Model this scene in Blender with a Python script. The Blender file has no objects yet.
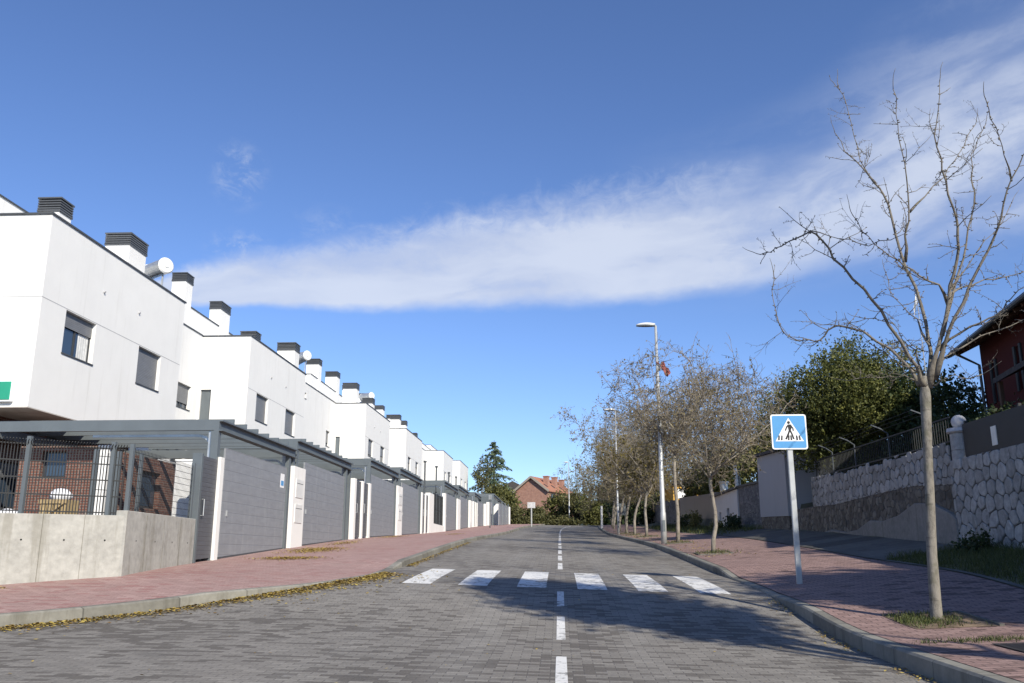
import bpy, math, random
from mathutils import Vector, Matrix
scene = bpy.context.scene
COL = scene.collection
R_ = math.radians
PI = math.pi

# ------------------------------------------------------------------ materials
class N:
    """small helper round a node tree"""
    def __init__(s, m):
        s.t = m.node_tree; s.n = s.t.nodes; s.l = s.t.links
    def new(s, typ, **kw):
        n = s.n.new(typ)
        for k, v in kw.items(): setattr(n, k, v)
        return n
    def put(s, sock, v):
        if v is None: return
        if hasattr(v, 'is_output'): s.l.new(v, sock)
        else: sock.default_value = v
    def math(s, op, a, b=None, c=None, clamp=False):
        n = s.new('ShaderNodeMath', operation=op); n.use_clamp = clamp
        s.put(n.inputs[0], a); s.put(n.inputs[1], b); s.put(n.inputs[2], c)
        return n.outputs[0]
    def mix(s, fac, a, b, blend='MIX'):
        n = s.new('ShaderNodeMix', data_type='RGBA', blend_type=blend)
        s.put(n.inputs[0], fac)
        s.put(n.inputs[6], a if hasattr(a, 'is_output') else (*a, 1)[:4])
        s.put(n.inputs[7], b if hasattr(b, 'is_output') else (*b, 1)[:4])
        return n.outputs[2]
    def pos(s): return s.new('ShaderNodeNewGeometry').outputs['Position']
    def sep(s, v):
        n = s.new('ShaderNodeSeparateXYZ'); s.l.new(v, n.inputs[0]); return n.outputs
    def comb(s, x, y, z=0.0):
        n = s.new('ShaderNodeCombineXYZ'); s.put(n.inputs[0], x); s.put(n.inputs[1], y); s.put(n.inputs[2], z)
        return n.outputs[0]
    def noise(s, vec, scale, detail=4, rough=.55, dist=0):
        n = s.new('ShaderNodeTexNoise'); s.l.new(vec, n.inputs['Vector'])
        n.inputs['Scale'].default_value = scale; n.inputs['Detail'].default_value = detail
        n.inputs['Roughness'].default_value = rough; n.inputs['Distortion'].default_value = dist
        return n.outputs['Fac']
    def scale(s, vec, x, y, z):
        n = s.new('ShaderNodeVectorMath', operation='MULTIPLY'); s.l.new(vec, n.inputs[0])
        n.inputs[1].default_value = (x, y, z); return n.outputs[0]
    def ramp(s, fac, pts):
        n = s.new('ShaderNodeValToRGB'); s.l.new(fac, n.inputs[0])
        e = n.color_ramp.elements
        while len(e) < len(pts): e.new(.5)
        for el, (p, c) in zip(e, pts):
            el.position = p; el.color = (*c, 1)[:4] if not isinstance(c, (int, float)) else (c, c, c, 1)
        return n.outputs[0]
    def sstep(s, v, a, b):
        n = s.new('ShaderNodeMapRange', interpolation_type='SMOOTHSTEP')
        s.put(n.inputs[0], v); n.inputs[1].default_value = a; n.inputs[2].default_value = b
        return n.outputs[0]
    def bump(s, h, strength=.3, dist=.02):
        n = s.new('ShaderNodeBump'); n.inputs['Strength'].default_value = strength
        n.inputs['Distance'].default_value = dist; s.l.new(h, n.inputs['Height']); return n.outputs[0]

def newmat(name, rough=.8, metal=0., spec=.3):
    m = bpy.data.materials.new(name); m.use_nodes = True
    b = m.node_tree.nodes['Principled BSDF']
    b.inputs['Roughness'].default_value = rough; b.inputs['Metallic'].default_value = metal
    b.inputs['Specular IOR Level'].default_value = spec
    return m, N(m), b

MAT = {}
def plain(name, c, rough=.7, metal=0., var=.12, sc=3., bump=0., spec=.3, stain=0.):
    m, n, b = newmat(name, rough, metal, spec)
    P = n.pos()
    f = n.noise(P, sc, 5)
    lo = tuple(x*(1-var) for x in c); hi = tuple(min(1, x*(1+var)) for x in c)
    col = n.ramp(f, [(.3, lo), (.7, hi)])
    if stain:
        st = n.noise(n.scale(P, 1.6, 1.6, .22), 1.5, 6, .65)
        col = n.mix(n.math('MULTIPLY', n.sstep(st, .5, .75), stain), col, tuple(x*.45 for x in c))
    n.l.new(col, b.inputs['Base Color'])
    if bump: n.l.new(n.bump(n.noise(P, 60, 4), bump, .01), b.inputs['Normal'])
    MAT[name] = m
    return m

def paver(name, w, h, cols, dark, mortar, mw=.006, thr=.56, runs=True, stain=(.05, .05, .05), st=.3, dk=.9, tracks=False):
    """rectangular blocks laid across the street; single darker blocks and runs of them"""
    m, n, b = newmat(name, .82, spec=.25)
    P = n.pos(); s = n.sep(P)
    y = n.math('DIVIDE', s[1], h); row = n.math('FLOOR', y)
    x = n.math('ADD', n.math('DIVIDE', s[0], w), n.math('MULTIPLY', n.math('FLOORED_MODULO', row, 2.), .5))
    col = n.math('FLOOR', x)
    fx = n.math('FRACT', x); fy = n.math('FRACT', y)
    ex = n.math('MULTIPLY', n.math('MINIMUM', fx, n.math('SUBTRACT', 1., fx)), w)
    ey = n.math('MULTIPLY', n.math('MINIMUM', fy, n.math('SUBTRACT', 1., fy)), h)
    e = n.math('MINIMUM', ex, ey)
    wn = n.new('ShaderNodeTexWhiteNoise', noise_dimensions='2D')
    n.l.new(n.comb(col, row), wn.inputs['Vector'])
    rnd = wn.outputs['Value']
    c = n.ramp(rnd, [(0., cols[0]), (.5, cols[1]), (1., cols[2])])
    rn = n.noise(n.comb(n.math('MULTIPLY', col, .62), n.math('MULTIPLY', row, 1.07)), 1., 2, .5)
    big = n.noise(P, .22, 3)
    k = n.math('ADD', n.math('ADD', rn, n.math('MULTIPLY', n.math('SUBTRACT', rnd, .5), .30)), n.math('MULTIPLY', n.math('SUBTRACT', big, .5), .8))
    d = n.sstep(k, thr, thr+.04)
    c = n.mix(n.math('MULTIPLY', d, dk), c, dark)
    stn = n.noise(P, .9, 6, .7)
    c = n.mix(n.math('MULTIPLY', n.sstep(stn, .55, .75), st), c, stain)
    if tracks:
        tr = n.math('ABSOLUTE', n.math('SUBTRACT', n.math('ABSOLUTE', n.math('SUBTRACT', n.math('ABSOLUTE', s[0]), 1.75)), .75))
        tk = n.math('MULTIPLY', n.sstep(tr, .45, .05), n.sstep(n.noise(n.scale(P, 1, .12, 1), 1.2, 5), .35, .6))
        c = n.mix(n.math('MULTIPLY', tk, .28), c, (.27, .26, .24))
        oil = n.noise(n.scale(P, 1, .5, 1), .55, 6, .7)
        c = n.mix(n.math('MULTIPLY', n.sstep(oil, .6, .72), .4), c, (.05, .046, .042))
    fine = n.noise(P, 45, 4)
    c = n.mix(.5, c, n.ramp(fine, [(.25, .25), (.75, .78)]), 'OVERLAY')
    mo = n.sstep(e, mw, mw*.3)
    c = n.mix(n.math('MULTIPLY', mo, .9), c, mortar)
    n.l.new(c, b.inputs['Base Color'])
    hgt = n.math('ADD', n.math('MULTIPLY', n.sstep(e, mw*.3, mw*1.6), .6), n.math('MULTIPLY', fine, .35))
    hgt = n.math('ADD', hgt, n.math('MULTIPLY', rnd, .35))
    n.l.new(n.bump(hgt, .55, .008), b.inputs['Normal'])
    MAT[name] = m

def stonework(name, sc, cols, mortar, mw, rough=.9, aniso=(1, 1, 1), rand=.62):
    m, n, b = newmat(name, rough)
    P = n.pos()
    warp = n.new('ShaderNodeTexNoise'); warp.inputs['Scale'].default_value = 1.3
    n.l.new(P, warp.inputs['Vector'])
    v0 = n.new('ShaderNodeVectorMath', operation='MULTIPLY_ADD')
    n.l.new(warp.outputs['Color'], v0.inputs[0]); v0.inputs[1].default_value = (.35, .35, .35); n.l.new(n.scale(P, *aniso), v0.inputs[2])
    a = n.new('ShaderNodeTexVoronoi', feature='DISTANCE_TO_EDGE'); c = n.new('ShaderNodeTexVoronoi', feature='F1')
    for q in (a, c):
        n.l.new(v0.outputs[0], q.inputs['Vector']); q.inputs['Scale'].default_value = sc; q.inputs['Randomness'].default_value = rand
    r = n.sep(c.outputs['Color'])[0]
    col = n.ramp(r, [(0, cols[0]), (.5, cols[1]), (1, cols[2])])
    f = n.noise(P, 14, 6, .65)
    col = n.mix(.55, col, n.ramp(f, [(.25, .22), (.75, .78)]), 'OVERLAY')
    e = n.sstep(a.outputs['Distance'], mw, mw*.35)
    col = n.mix(e, col, mortar)
    n.l.new(col, b.inputs['Base Color'])
    hh = n.math('ADD', n.sstep(a.outputs['Distance'], 0, mw*2.6), n.math('MULTIPLY', f, .35))
    n.l.new(n.bump(hh, .9, .06), b.inputs['Normal'])
    MAT[name] = m

def brickwork(name, c1, c2, mortar, vx=True):
    m, n, b = newmat(name, .88)
    P = n.pos(); s = n.sep(P)
    u = n.math('ADD', s[0], s[1])
    t = n.new('ShaderNodeTexBrick')
    n.l.new(n.comb(u, s[2]), t.inputs['Vector'])
    t.inputs['Scale'].default_value = 1.; t.inputs['Brick Width'].default_value = .25; t.inputs['Row Height'].default_value = .065
    t.inputs['Mortar Size'].default_value = .008; t.inputs['Bias'].default_value = 0.
    t.inputs['Color1'].default_value = (*c1, 1); t.inputs['Color2'].default_value = (*c2, 1); t.inputs['Mortar'].default_value = (*mortar, 1)
    f = n.noise(P, 3, 5)
    col = n.mix(.4, t.outputs['Color'], n.ramp(f, [(.25, .25), (.75, .75)]), 'OVERLAY')
    n.l.new(col, b.inputs['Base Color']); MAT[name] = m

def foliage(name, lo, mid, hi, rough=.6, trans=.25, clump=.7):
    m, n, b = newmat(name, rough, spec=.35)
    g = n.new('ShaderNodeNewGeometry')
    cl = n.noise(g.outputs['Position'], clump, 3)
    k = n.math('ADD', n.math('MULTIPLY', g.outputs['Random Per Island'], .6), n.math('MULTIPLY', cl, .4))
    col = n.ramp(k, [(.15, lo), (.5, mid), (.85, hi)])
    n.l.new(col, b.inputs['Base Color'])
    tr = n.new('ShaderNodeBsdfTranslucent'); n.l.new(col, tr.inputs['Color'])
    mx = n.new('ShaderNodeMixShader'); mx.inputs[0].default_value = trans
    out = n.n['Material Output']
    n.l.new(b.outputs[0], mx.inputs[1]); n.l.new(tr.outputs[0], mx.inputs[2]); n.l.new(mx.outputs[0], out.inputs[0])
    MAT[name] = m

def bark(name, c, spots=.5, sc=9):
    """mottled bark with lichen patches and dark ring scars"""
    m, n, b = newmat(name, .9)
    P = n.pos()
    f = n.noise(n.scale(P, 1, 1, .5), sc, 6, .7)
    f2 = n.noise(P, 5, 4)
    col = n.ramp(f, [(.3, tuple(x*(1-spots) for x in c)), (.5, c), (.8, tuple(min(1, x*1.3) for x in c))])
    col = n.mix(n.math('MULTIPLY', n.sstep(f2, .52, .66), .6), col, (c[0]*.55, c[1]*.58, c[2]*.45))
    ring = n.noise(n.scale(P, 1.5, 1.5, 9), 2.2, 3, .6)
    col = n.mix(n.math('MULTIPLY', n.sstep(ring, .60, .68), .6), col, tuple(x*.4 for x in c))
    n.l.new(col, b.inputs['Base Color']); n.l.new(n.bump(f, .8, .02), b.inputs['Normal']); MAT[name] = m

def render_wall(name, c, streak=.25):
    """painted render with faint trowel mottling and rain streaks"""
    m, n, b = newmat(name, .9, spec=.2)
    P = n.pos()
    f = n.noise(P, 1.2, 5, .6)
    col = n.ramp(f, [(.3, tuple(x*.95 for x in c)), (.7, c)])
    s = n.noise(n.scale(P, 2.2, 2.2, .12), 1.6, 6, .7)
    col = n.mix(n.math('MULTIPLY', n.sstep(s, .52, .8), streak), col, (c[0]*.62, c[1]*.6, c[2]*.56))
    n.l.new(col, b.inputs['Base Color'])
    n.l.new(n.bump(n.noise(P, 70, 3), .12, .006), b.inputs['Normal']); MAT[name] = m

def slatted(name, c, pitch, axis=2, dark=.35, rough=.45, metal=.0, wid=.08):
    m, n, b = newmat(name, rough, metal, .4)
    P = n.pos(); s = n.sep(P)
    fr = n.math('FRACT', n.math('DIVIDE', s[axis], pitch))
    e = n.math('MINIMUM', fr, n.math('SUBTRACT', 1., fr))
    g = n.sstep(e, wid, wid*.4)
    f = n.noise(n.scale(P, 1, .6, 2.5), 3.5, 6, .7)
    st = n.noise(n.scale(P, 2.5, 2.5, .25), 2, 5, .65)
    col = n.ramp(f, [(.3, tuple(x*.86 for x in c)), (.7, tuple(x*1.08 for x in c))])
    col = n.mix(n.math('MULTIPLY', n.sstep(st, .5, .75), .3), col, (c[0]*1.5, c[1]*1.48, c[2]*1.4))
    col = n.mix(g, col, tuple(x*dark for x in c))
    n.l.new(col, b.inputs['Base Color'])
    n.l.new(n.bump(n.sstep(e, wid*.4, wid*1.3), .5, .006), b.inputs['Normal']); MAT[name] = m

def concrete(name, c, seam=0.):
    m, n, b = newmat(name, .9, spec=.2)
    P = n.pos(); s = n.sep(P)
    f = n.noise(P, 1.4, 7, .65); f2 = n.noise(P, 9, 5, .6); f3 = n.noise(n.scale(P, 2, 2, .18), 1.5, 6, .7)
    col = n.ramp(f, [(.3, tuple(x*.84 for x in c)), (.5, c), (.72, tuple(min(1, x*1.1) for x in c))])
    col = n.mix(.35, col, n.ramp(f2, [(.25, .25), (.75, .75)]), 'OVERLAY')
    col = n.mix(n.math('MULTIPLY', n.sstep(f3, .5, .66), .5), col, (c[0]*.55, c[1]*.53, c[2]*.47))
    v = n.new('ShaderNodeTexVoronoi', feature='F1'); n.l.new(P, v.inputs['Vector']); v.inputs['Scale'].default_value = 7
    pit = n.sstep(v.outputs['Distance'], .05, .02)
    col = n.mix(n.math('MULTIPLY', pit, .6), col, tuple(x*.3 for x in c))
    if seam:
        fr = n.math('FRACT', n.math('DIVIDE', s[1], seam))
        e = n.math('MULTIPLY', n.math('MINIMUM', fr, n.math('SUBTRACT', 1., fr)), seam)
        col = n.mix(n.math('MULTIPLY', n.sstep(e, .012, .004), .75), col, tuple(x*.4 for x in c))
        wn = n.new('ShaderNodeTexWhiteNoise', noise_dimensions='1D'); n.l.new(n.math('FLOOR', n.math('ADD', n.math('DIVIDE', s[1], seam), 0.)), wn.inputs['W'])
        col = n.mix(.5, col, n.ramp(wn.outputs['Value'], [(0, .22), (.5, .55), (1, .66)]), 'OVERLAY')
    n.l.new(col, b.inputs['Base Color'])
    n.l.new(n.bump(f2, .3, .015), b.inputs['Normal']); MAT[name] = m

def road_paint(name, c, under):
    m, n, b = newmat(name, .7)
    P = n.pos()
    f = n.noise(P, 7, 7, .75)
    f2 = n.noise(P, 1.3, 4)
    k = n.sstep(n.math('ADD', f, n.math('MULTIPLY', f2, .35)), .66, .80)
    s = n.sep(P)
    row = n.math('FRACT', n.math('DIVIDE', s[1], .1)); er = n.math('MINIMUM', row, n.math('SUBTRACT', 1., row))
    j = n.math('MULTIPLY', n.sstep(er, .09, .03), .35)
    col = n.mix(n.math('MAXIMUM', k, j), n.mix(n.sstep(f, .35, .6), tuple(x*.86 for x in c), c), under)
    n.l.new(col, b.inputs['Base Color']); n.l.new(n.bump(f, .2, .006), b.inputs['Normal']); MAT[name] = m

paver('road_pavers', .21, .10, [(.182, .170, .151), (.212, .198, .177), (.243, .228, .203)], (.082, .072, .062), (.09, .083, .075), thr=.545, stain=(.09, .085, .08), st=.35, dk=.74, tracks=True)
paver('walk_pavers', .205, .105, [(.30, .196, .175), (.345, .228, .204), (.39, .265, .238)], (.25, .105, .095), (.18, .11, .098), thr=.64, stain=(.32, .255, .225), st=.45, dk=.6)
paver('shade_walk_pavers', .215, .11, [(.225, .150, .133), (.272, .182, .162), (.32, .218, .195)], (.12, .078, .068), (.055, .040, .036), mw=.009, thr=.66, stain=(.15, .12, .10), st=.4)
concrete('kerb_stone', (.215, .208, .182), 1.0)
concrete('raw_concrete', (.375, .37, .34))
concrete('strip_concrete', (.13, .125, .112), 1.4)
render_wall('white_render', (.765, .758, .734), .38)
render_wall('old_white_render', (.66, .65, .63), .4)
render_wall('grey_render', (.40, .40, .41), .3)
render_wall('tan_render', (.34, .30, .25), .4)
render_wall('yellow_render', (.62, .36, .08), .2)
render_wall('red_render', (.080, .021, .020), .3)
plain('steel_paint', (.128, .148, .160), .42, .15, .08, 2, stain=.15, spec=.5)
plain('dark_steel', (.075, .085, .095), .45, .2, .1)
plain('fence_black', (.028, .030, .032), .55, .1, .1)
plain('galvanised', (.50, .52, .53), .38, .55, .15, 6)
plain('white_metal', (.72, .72, .70), .45, .1, .06)
plain('lamp_steel', (.43, .445, .45), .45, .3, .12, 5)
slatted('door_panel', (.240, .253, .275), .25, dark=.72, wid=.03)
slatted('plank_panel', (.095, .100, .112), .10, dark=.6)
slatted('louvre', (.085, .090, .096), .075, dark=.3, wid=.22)
slatted('shutter', (.17, .175, .185), .05, dark=.65, wid=.14)
plain('window_frame', (.045, .048, .052), .5)
plain('coping', (.075, .08, .085), .5, .2)
plain('soffit', (.52, .47, .42), .9)
plain('curtain', (.62, .62, .60), .9, 0, .15, 8)
plain('dark_void', (.012, .013, .015), .9)
m, n_, b_ = newmat('glass', .06, 0, .8); b_.inputs['Base Color'].default_value = (.035, .055, .085, 1); MAT['glass'] = m
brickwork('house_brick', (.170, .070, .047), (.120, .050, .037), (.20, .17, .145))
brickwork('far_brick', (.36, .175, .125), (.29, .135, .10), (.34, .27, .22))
plain('terracotta', (.33, .155, .10), .8, 0, .3, 9)
plain('dark_tile', (.055, .05, .048), .8, 0, .3, 9)
plain('brown_wood', (.10, .06, .04), .8)
plain('pallet_wood', (.34, .255, .135), .8, 0, .25, 6)
plain('sack', (.72, .73, .76), .7, 0, .2, 7)
plain('sign_blue', (.10, .31, .60), .35, 0, .04, 4)
plain('sign_white', (.82, .83, .84), .4, 0, .04, 4)
plain('sign_black', (.02, .02, .022), .5)
plain('green_board', (.03, .30, .19), .4, 0, .05)
plain('paper', (.75, .73, .66), .8)
plain('red_rag', (.24, .085, .075), .8, 0, .4, 12)
plain('soil', (.17, .125, .085), .95, 0, .35, 8, bump=.5)
plain('ground_earth', (.13, .125, .085), .95, 0, .35, .8)
plain('terrace_tile', (.33, .31, .28), .85)
plain('grate_iron', (.05, .045, .042), .6, .3, .3, 20)
plain('hill_green', (.050, .075, .075), .95, 0, .3, .02)
plain('stone_ball', (.46, .46, .47), .85, 0, .2, 8, bump=.4)
def blocks(name, cols):
    m, n, b = newmat(name, .92, spec=.2)
    g = n.new('ShaderNodeNewGeometry'); P = g.outputs['Position']
    f = n.noise(P, 7, 7, .68); f2 = n.noise(P, 1.1, 4)
    c = n.ramp(g.outputs['Random Per Island'], [(0, cols[0]), (.5, cols[1]), (1, cols[2])])
    c = n.mix(.6, c, n.ramp(f, [(.25, .2), (.75, .8)]), 'OVERLAY')
    c = n.mix(n.math('MULTIPLY', n.sstep(f2, .5, .7), .4), c, (cols[0][0]*.55, cols[0][1]*.54, cols[0][2]*.48))
    n.l.new(c, b.inputs['Base Color']); n.l.new(n.bump(f, .8, .03), b.inputs['Normal']); MAT[name] = m
blocks('block_stone', [(.26, .258, .252), (.33, .328, .32), (.39, .387, .38)])
blocks('rubble_block', [(.11, .098, .082), (.165, .148, .125), (.22, .20, .17)])
plain('mortar', (.10, .095, .088), .95, 0, .3, 12, bump=.5)
stonework('white_stone', 3.0, [(.21, .208, .205), (.255, .252, .248), (.30, .296, .29)], (.06, .058, .055), .024, aniso=(1, .95, 1.0))
stonework('rubble_stone', 4.6, [(.11, .10, .085), (.17, .155, .132), (.23, .21, .18)], (.085, .078, .068), .03, rand=.95)
stonework('grey_stone', 5.5, [(.13, .13, .135), (.18, .18, .185), (.25, .25, .25)], (.09, .09, .09), .03)
concrete('rough_cement', (.24, .23, .215))
bark('pale_bark', (.205, .190, .165), .55, 14)
bark('limb_bark', (.185, .165, .138), .45, 14)
bark('grey_bark', (.25, .225, .19), .5, 10)
bark('twig_bark', (.20, .172, .135), .3, 6)
bark('dark_bark', (.10, .085, .07), .4, 6)
foliage('evergreen_leaf', (.034, .046, .013), (.090, .104, .026), (.190, .192, .050))
foliage('dark_leaf', (.018, .034, .014), (.035, .058, .02), (.07, .09, .03))
foliage('conifer_leaf', (.050, .082, .050), (.105, .150, .085), (.19, .235, .135), clump=.3)
foliage('autumn_leaf', (.085, .075, .028), (.16, .135, .035), (.27, .20, .05), trans=.35)
foliage('olive_leaf', (.060, .066, .020), (.125, .130, .040), (.22, .21, .07), clump=.4)
foliage('brown_leaf', (.14, .115, .055), (.235, .195, .095), (.33, .28, .14), trans=.3)
foliage('fallen_leaf', (.15, .085, .03), (.34, .24, .06), (.50, .40, .10), trans=.1, clump=3)
foliage('grass_blade', (.035, .052, .016), (.075, .095, .028), (.14, .15, .05))
foliage('hedge_leaf', (.045, .050, .020), (.095, .098, .036), (.17, .155, .06), clump=.3)
road_paint('road_white', (.74, .735, .71), (.20, .195, .18))

# ------------------------------------------------------------------ mesh helpers
class MB:
    def __init__(s): s.v = []; s.f = []; s.m = []; s.smooth = False
    def quad(s, a, b, c, d, mi=0):
        i = len(s.v); s.v += [tuple(a), tuple(b), tuple(c), tuple(d)]; s.f.append((i, i+1, i+2, i+3)); s.m.append(mi)
    def poly(s, pts, mi=0):
        i = len(s.v); s.v += [tuple(p) for p in pts]; s.f.append(tuple(range(i, i+len(pts)))); s.m.append(mi)
    def box(s, x0, x1, y0, y1, z0, z1, mi=0, skip=''):
        i = len(s.v)
        s.v += [(x, y, z) for z in (z0, z1) for y in (y0, y1) for x in (x0, x1)]
        F = {'b': (0, 2, 3, 1), 't': (4, 5, 7, 6), 'f': (0, 1, 5, 4), 'k': (2, 6, 7, 3), 'l': (0, 4, 6, 2), 'r': (1, 3, 7, 5)}
        for k, q in F.items():
            if k not in skip: s.f.append(tuple(i+a for a in q)); s.m.append(mi)
    def obox(s, c, ax, ay, az, mi=0):
        """box from its centre and three half axes"""
        c = Vector(c); ax = Vector(ax); ay = Vector(ay); az = Vector(az); i = len(s.v)
        s.v += [tuple(c+ax*sx+ay*sy+az*sz) for sz in (-1, 1) for sy in (-1, 1) for sx in (-1, 1)]
        for q in ((0, 2, 3, 1), (4, 5, 7, 6), (0, 1, 5, 4), (2, 6, 7, 3), (0, 4, 6, 2), (1, 3, 7, 5)):
            s.f.append(tuple(i+a for a in q)); s.m.append(mi)
    def bar(s, a, b, w, h=None, mi=0, up=(0, 0, 1)):
        a = Vector(a); b = Vector(b); h = h or w; d = b-a; L = d.length
        if L < 1e-6: return
        d /= L; u = Vector(up)
        if abs(d.dot(u)) > .98: u = Vector((0, 1, 0))
        x = d.cross(u).normalized(); z = x.cross(d)
        s.obox((a+b)/2, x*w/2, d*L/2, z*h/2, mi)
    def tube(s, pts, rad, n=6, cap=True, mi=0):
        pts = [Vector(p) for p in pts]; base = len(s.v); k = len(pts)
        px = None
        for i, p in enumerate(pts):
            d = (pts[min(i+1, k-1)]-pts[max(i-1, 0)])
            if d.length < 1e-9: d = Vector((0, 0, 1))
            d.normalize()
            if px is None:
                u = Vector((0, 0, 1)) if abs(d.z) < .9 else Vector((1, 0, 0)); px = d.cross(u).normalized()
            else:
                px = (px-d*px.dot(d))
                px = px.normalized() if px.length > 1e-6 else d.orthogonal().normalized()
            py = d.cross(px); r = rad[i] if hasattr(rad, '__len__') else rad
            for j in range(n):
                a = 2*PI*j/n; s.v.append(tuple(p+px*(math.cos(a)*r)+py*(math.sin(a)*r)))
        for i in range(k-1):
            for j in range(n):
                a = base+i*n+j; b = base+i*n+(j+1) % n
                s.f.append((a, b, b+n, a+n)); s.m.append(mi)
        if cap:
            s.f.append(tuple(base+j for j in reversed(range(n)))); s.m.append(mi)
            s.f.append(tuple(base+(k-1)*n+j for j in range(n))); s.m.append(mi)
    def prism(s, pts, z0, z1, mi=0):
        """vertical prism over an xy outline, z0/z1 numbers or per-point lists"""
        k = len(pts); a = [z0]*k if not hasattr(z0, '__len__') else z0; b = [z1]*k if not hasattr(z1, '__len__') else z1
        i = len(s.v); s.v += [(p[0], p[1], z) for p, z in zip(pts, a)]+[(p[0], p[1], z) for p, z in zip(pts, b)]
        for j in range(k):
            q = (j+1) % k; s.f.append((i+j, i+q, i+k+q, i+k+j)); s.m.append(mi)
        s.f.append(tuple(i+k+j for j in range(k))); s.m.append(mi)
        s.f.append(tuple(i+j for j in reversed(range(k)))); s.m.append(mi)
    def extr(s, pts2, plane, a0, a1, mi=0):
        """extrude a 2D outline: plane 'xz' along y, 'yz' along x"""
        def P(p, a): return (p[0], a, p[1]) if plane == 'xz' else (a, p[0], p[1])
        k = len(pts2); i = len(s.v); s.v += [P(p, a0) for p in pts2]+[P(p, a1) for p in pts2]
        for j in range(k):
            q = (j+1) % k; s.f.append((i+j, i+q, i+k+q, i+k+j)); s.m.append(mi)
        s.f.append(tuple(i+k+j for j in range(k))); s.m.append(mi)
        s.f.append(tuple(i+j for j in reversed(range(k)))); s.m.append(mi)
    def sphere(s, c, r, nu=16, nv=10, sx=1, sy=1, sz=1, jit=0, rng=None):
        i = len(s.v); c = Vector(c)
        for a in range(nv+1):
            t = PI*a/nv
            for b in range(nu):
                p = 2*PI*b/nu; k = r*(1+(rng.uniform(-jit, jit) if rng else 0))
                s.v.append((c.x+k*sx*math.sin(t)*math.cos(p), c.y+k*sy*math.sin(t)*math.sin(p), c.z+k*sz*math.cos(t)))
        for a in range(nv):
            for b in range(nu):
                q = (b+1) % nu; s.f.append((i+a*nu+b, i+(a+1)*nu+b, i+(a+1)*nu+q, i+a*nu+q)); s.m.append(0)
    def wall_holes(s, O, U, V, W, H, holes, depth, mi=0):
        """wall rectangle O + u*U + v*V with rectangular openings and reveals pushed back along -(U x V)"""
        O = Vector(O); U = Vector(U); V = Vector(V); D = -U.cross(V)*depth
        us = sorted({0, W, *[h[0] for h in holes], *[h[1] for h in holes]}); vs = sorted({0, H, *[h[2] for h in holes], *[h[3] for h in holes]})
        P = lambda u, v: O+U*u+V*v
        for a, b in zip(us, us[1:]):
            for c, d in zip(vs, vs[1:]):
                cu, cv = (a+b)/2, (c+d)/2
                if any(h[0] < cu < h[1] and h[2] < cv < h[3] for h in holes): continue
                s.quad(P(a, c), P(b, c), P(b, d), P(a, d), mi)
        for a, b, c, d in holes:
            q = [P(a, c), P(b, c), P(b, d), P(a, d)]
            for i in range(4):
                x, y = q[i], q[(i+1) % 4]; s.quad(y, x, x+D, y+D, mi)

WLOC = {}
def wloc(o): return WLOC.get(o.name, Vector((0, 0, 0)))
def obj(name, mb, mat, parent=None, smooth=False, recalc=True):
    me = bpy.data.meshes.new(name)
    base = wloc(parent) if parent else Vector((0, 0, 0))
    me.from_pydata([(x-base.x, y-base.y, z-base.z) for x, y, z in mb.v], [], mb.f)
    mats = mat if isinstance(mat, (list, tuple)) else [mat]
    for q in mats: me.materials.append(MAT[q])
    if len(mats) > 1: me.polygons.foreach_set('material_index', mb.m)
    if smooth: me.polygons.foreach_set('use_smooth', [True]*len(me.polygons))
    me.update()
    o = bpy.data.objects.new(name, me); COL.objects.link(o)
    if parent: o.parent = parent
    WLOC[o.name] = base.copy()
    return o
def weld(o, dist=.0005):
    import bmesh
    b = bmesh.new(); b.from_mesh(o.data); bmesh.ops.remove_doubles(b, verts=b.verts, dist=dist)
    bmesh.ops.recalc_face_normals(b, faces=b.faces); b.to_mesh(o.data); b.free(); return o
def bevel(o, w=.01, seg=2):
    m = o.modifiers.new('Bevel', 'BEVEL'); m.width = w; m.segments = seg; m.limit_method = 'ANGLE'; return o
def thing(name, loc, label, cat, group=None):
    o = bpy.data.objects.new(name, None); COL.objects.link(o); o.location = loc; o.empty_display_size = .2
    WLOC[o.name] = Vector(loc); tag(o, label, cat, group); return o
def tag(o, label, cat, group=None):
    o['label'] = label; o['category'] = cat
    if group: o['group'] = group
    return o
def struct(name, mb, mat, smooth=False):
    o = obj(name, mb, mat, None, smooth); o['kind'] = 'structure'; return o
def stuff(name, mb, mat, label, cat):
    o = obj(name, mb, mat); o['kind'] = 'stuff'; o['label'] = label; o['category'] = cat; return o
ORD = ['first', 'second', 'third', 'fourth', 'fifth', 'sixth', 'seventh', 'eighth', 'ninth', 'tenth', 'eleventh', 'twelfth']

# ------------------------------------------------------------------ the lie of the land (z = 0 is the camera's eye level)
KN = [(-60, -1.6), (-20, -1.4), (0, -1.2), (7, -1.09), (11, -1.0), (16.2, -.53), (20.6, -.32), (26, -.03), (34, .36), (54, 1.07), (64, 1.45),
      (81, 2.25), (90, 2.63), (105, 3.2), (122, 3.85), (135, 4.1), (150, 4.2), (900, 4.2)]
def pz(y):
    if y <= KN[0][0]: return KN[0][1]
    for i in range(len(KN)-1):
        x0, y0 = KN[i]; x1, y1 = KN[i+1]
        if y <= x1:
            h = x1-x0; d = (y1-y0)/h
            dm = (y0-KN[i-1][1])/(x0-KN[i-1][0]) if i > 0 else d
            dp = (KN[i+2][1]-y1)/(KN[i+2][0]-x1) if i+2 < len(KN) else d
            m0 = 2*dm*d/(dm+d) if dm*d > 0 else 0; m1 = 2*dp*d/(dp+d) if dp*d > 0 else 0
            t = (y-x0)/h
            return (2*t**3-3*t**2+1)*y0+(t**3-2*t*t+t)*h*m0+(-2*t**3+3*t*t)*y1+(t**3-t*t)*h*m1
    return KN[-1][1]
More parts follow.
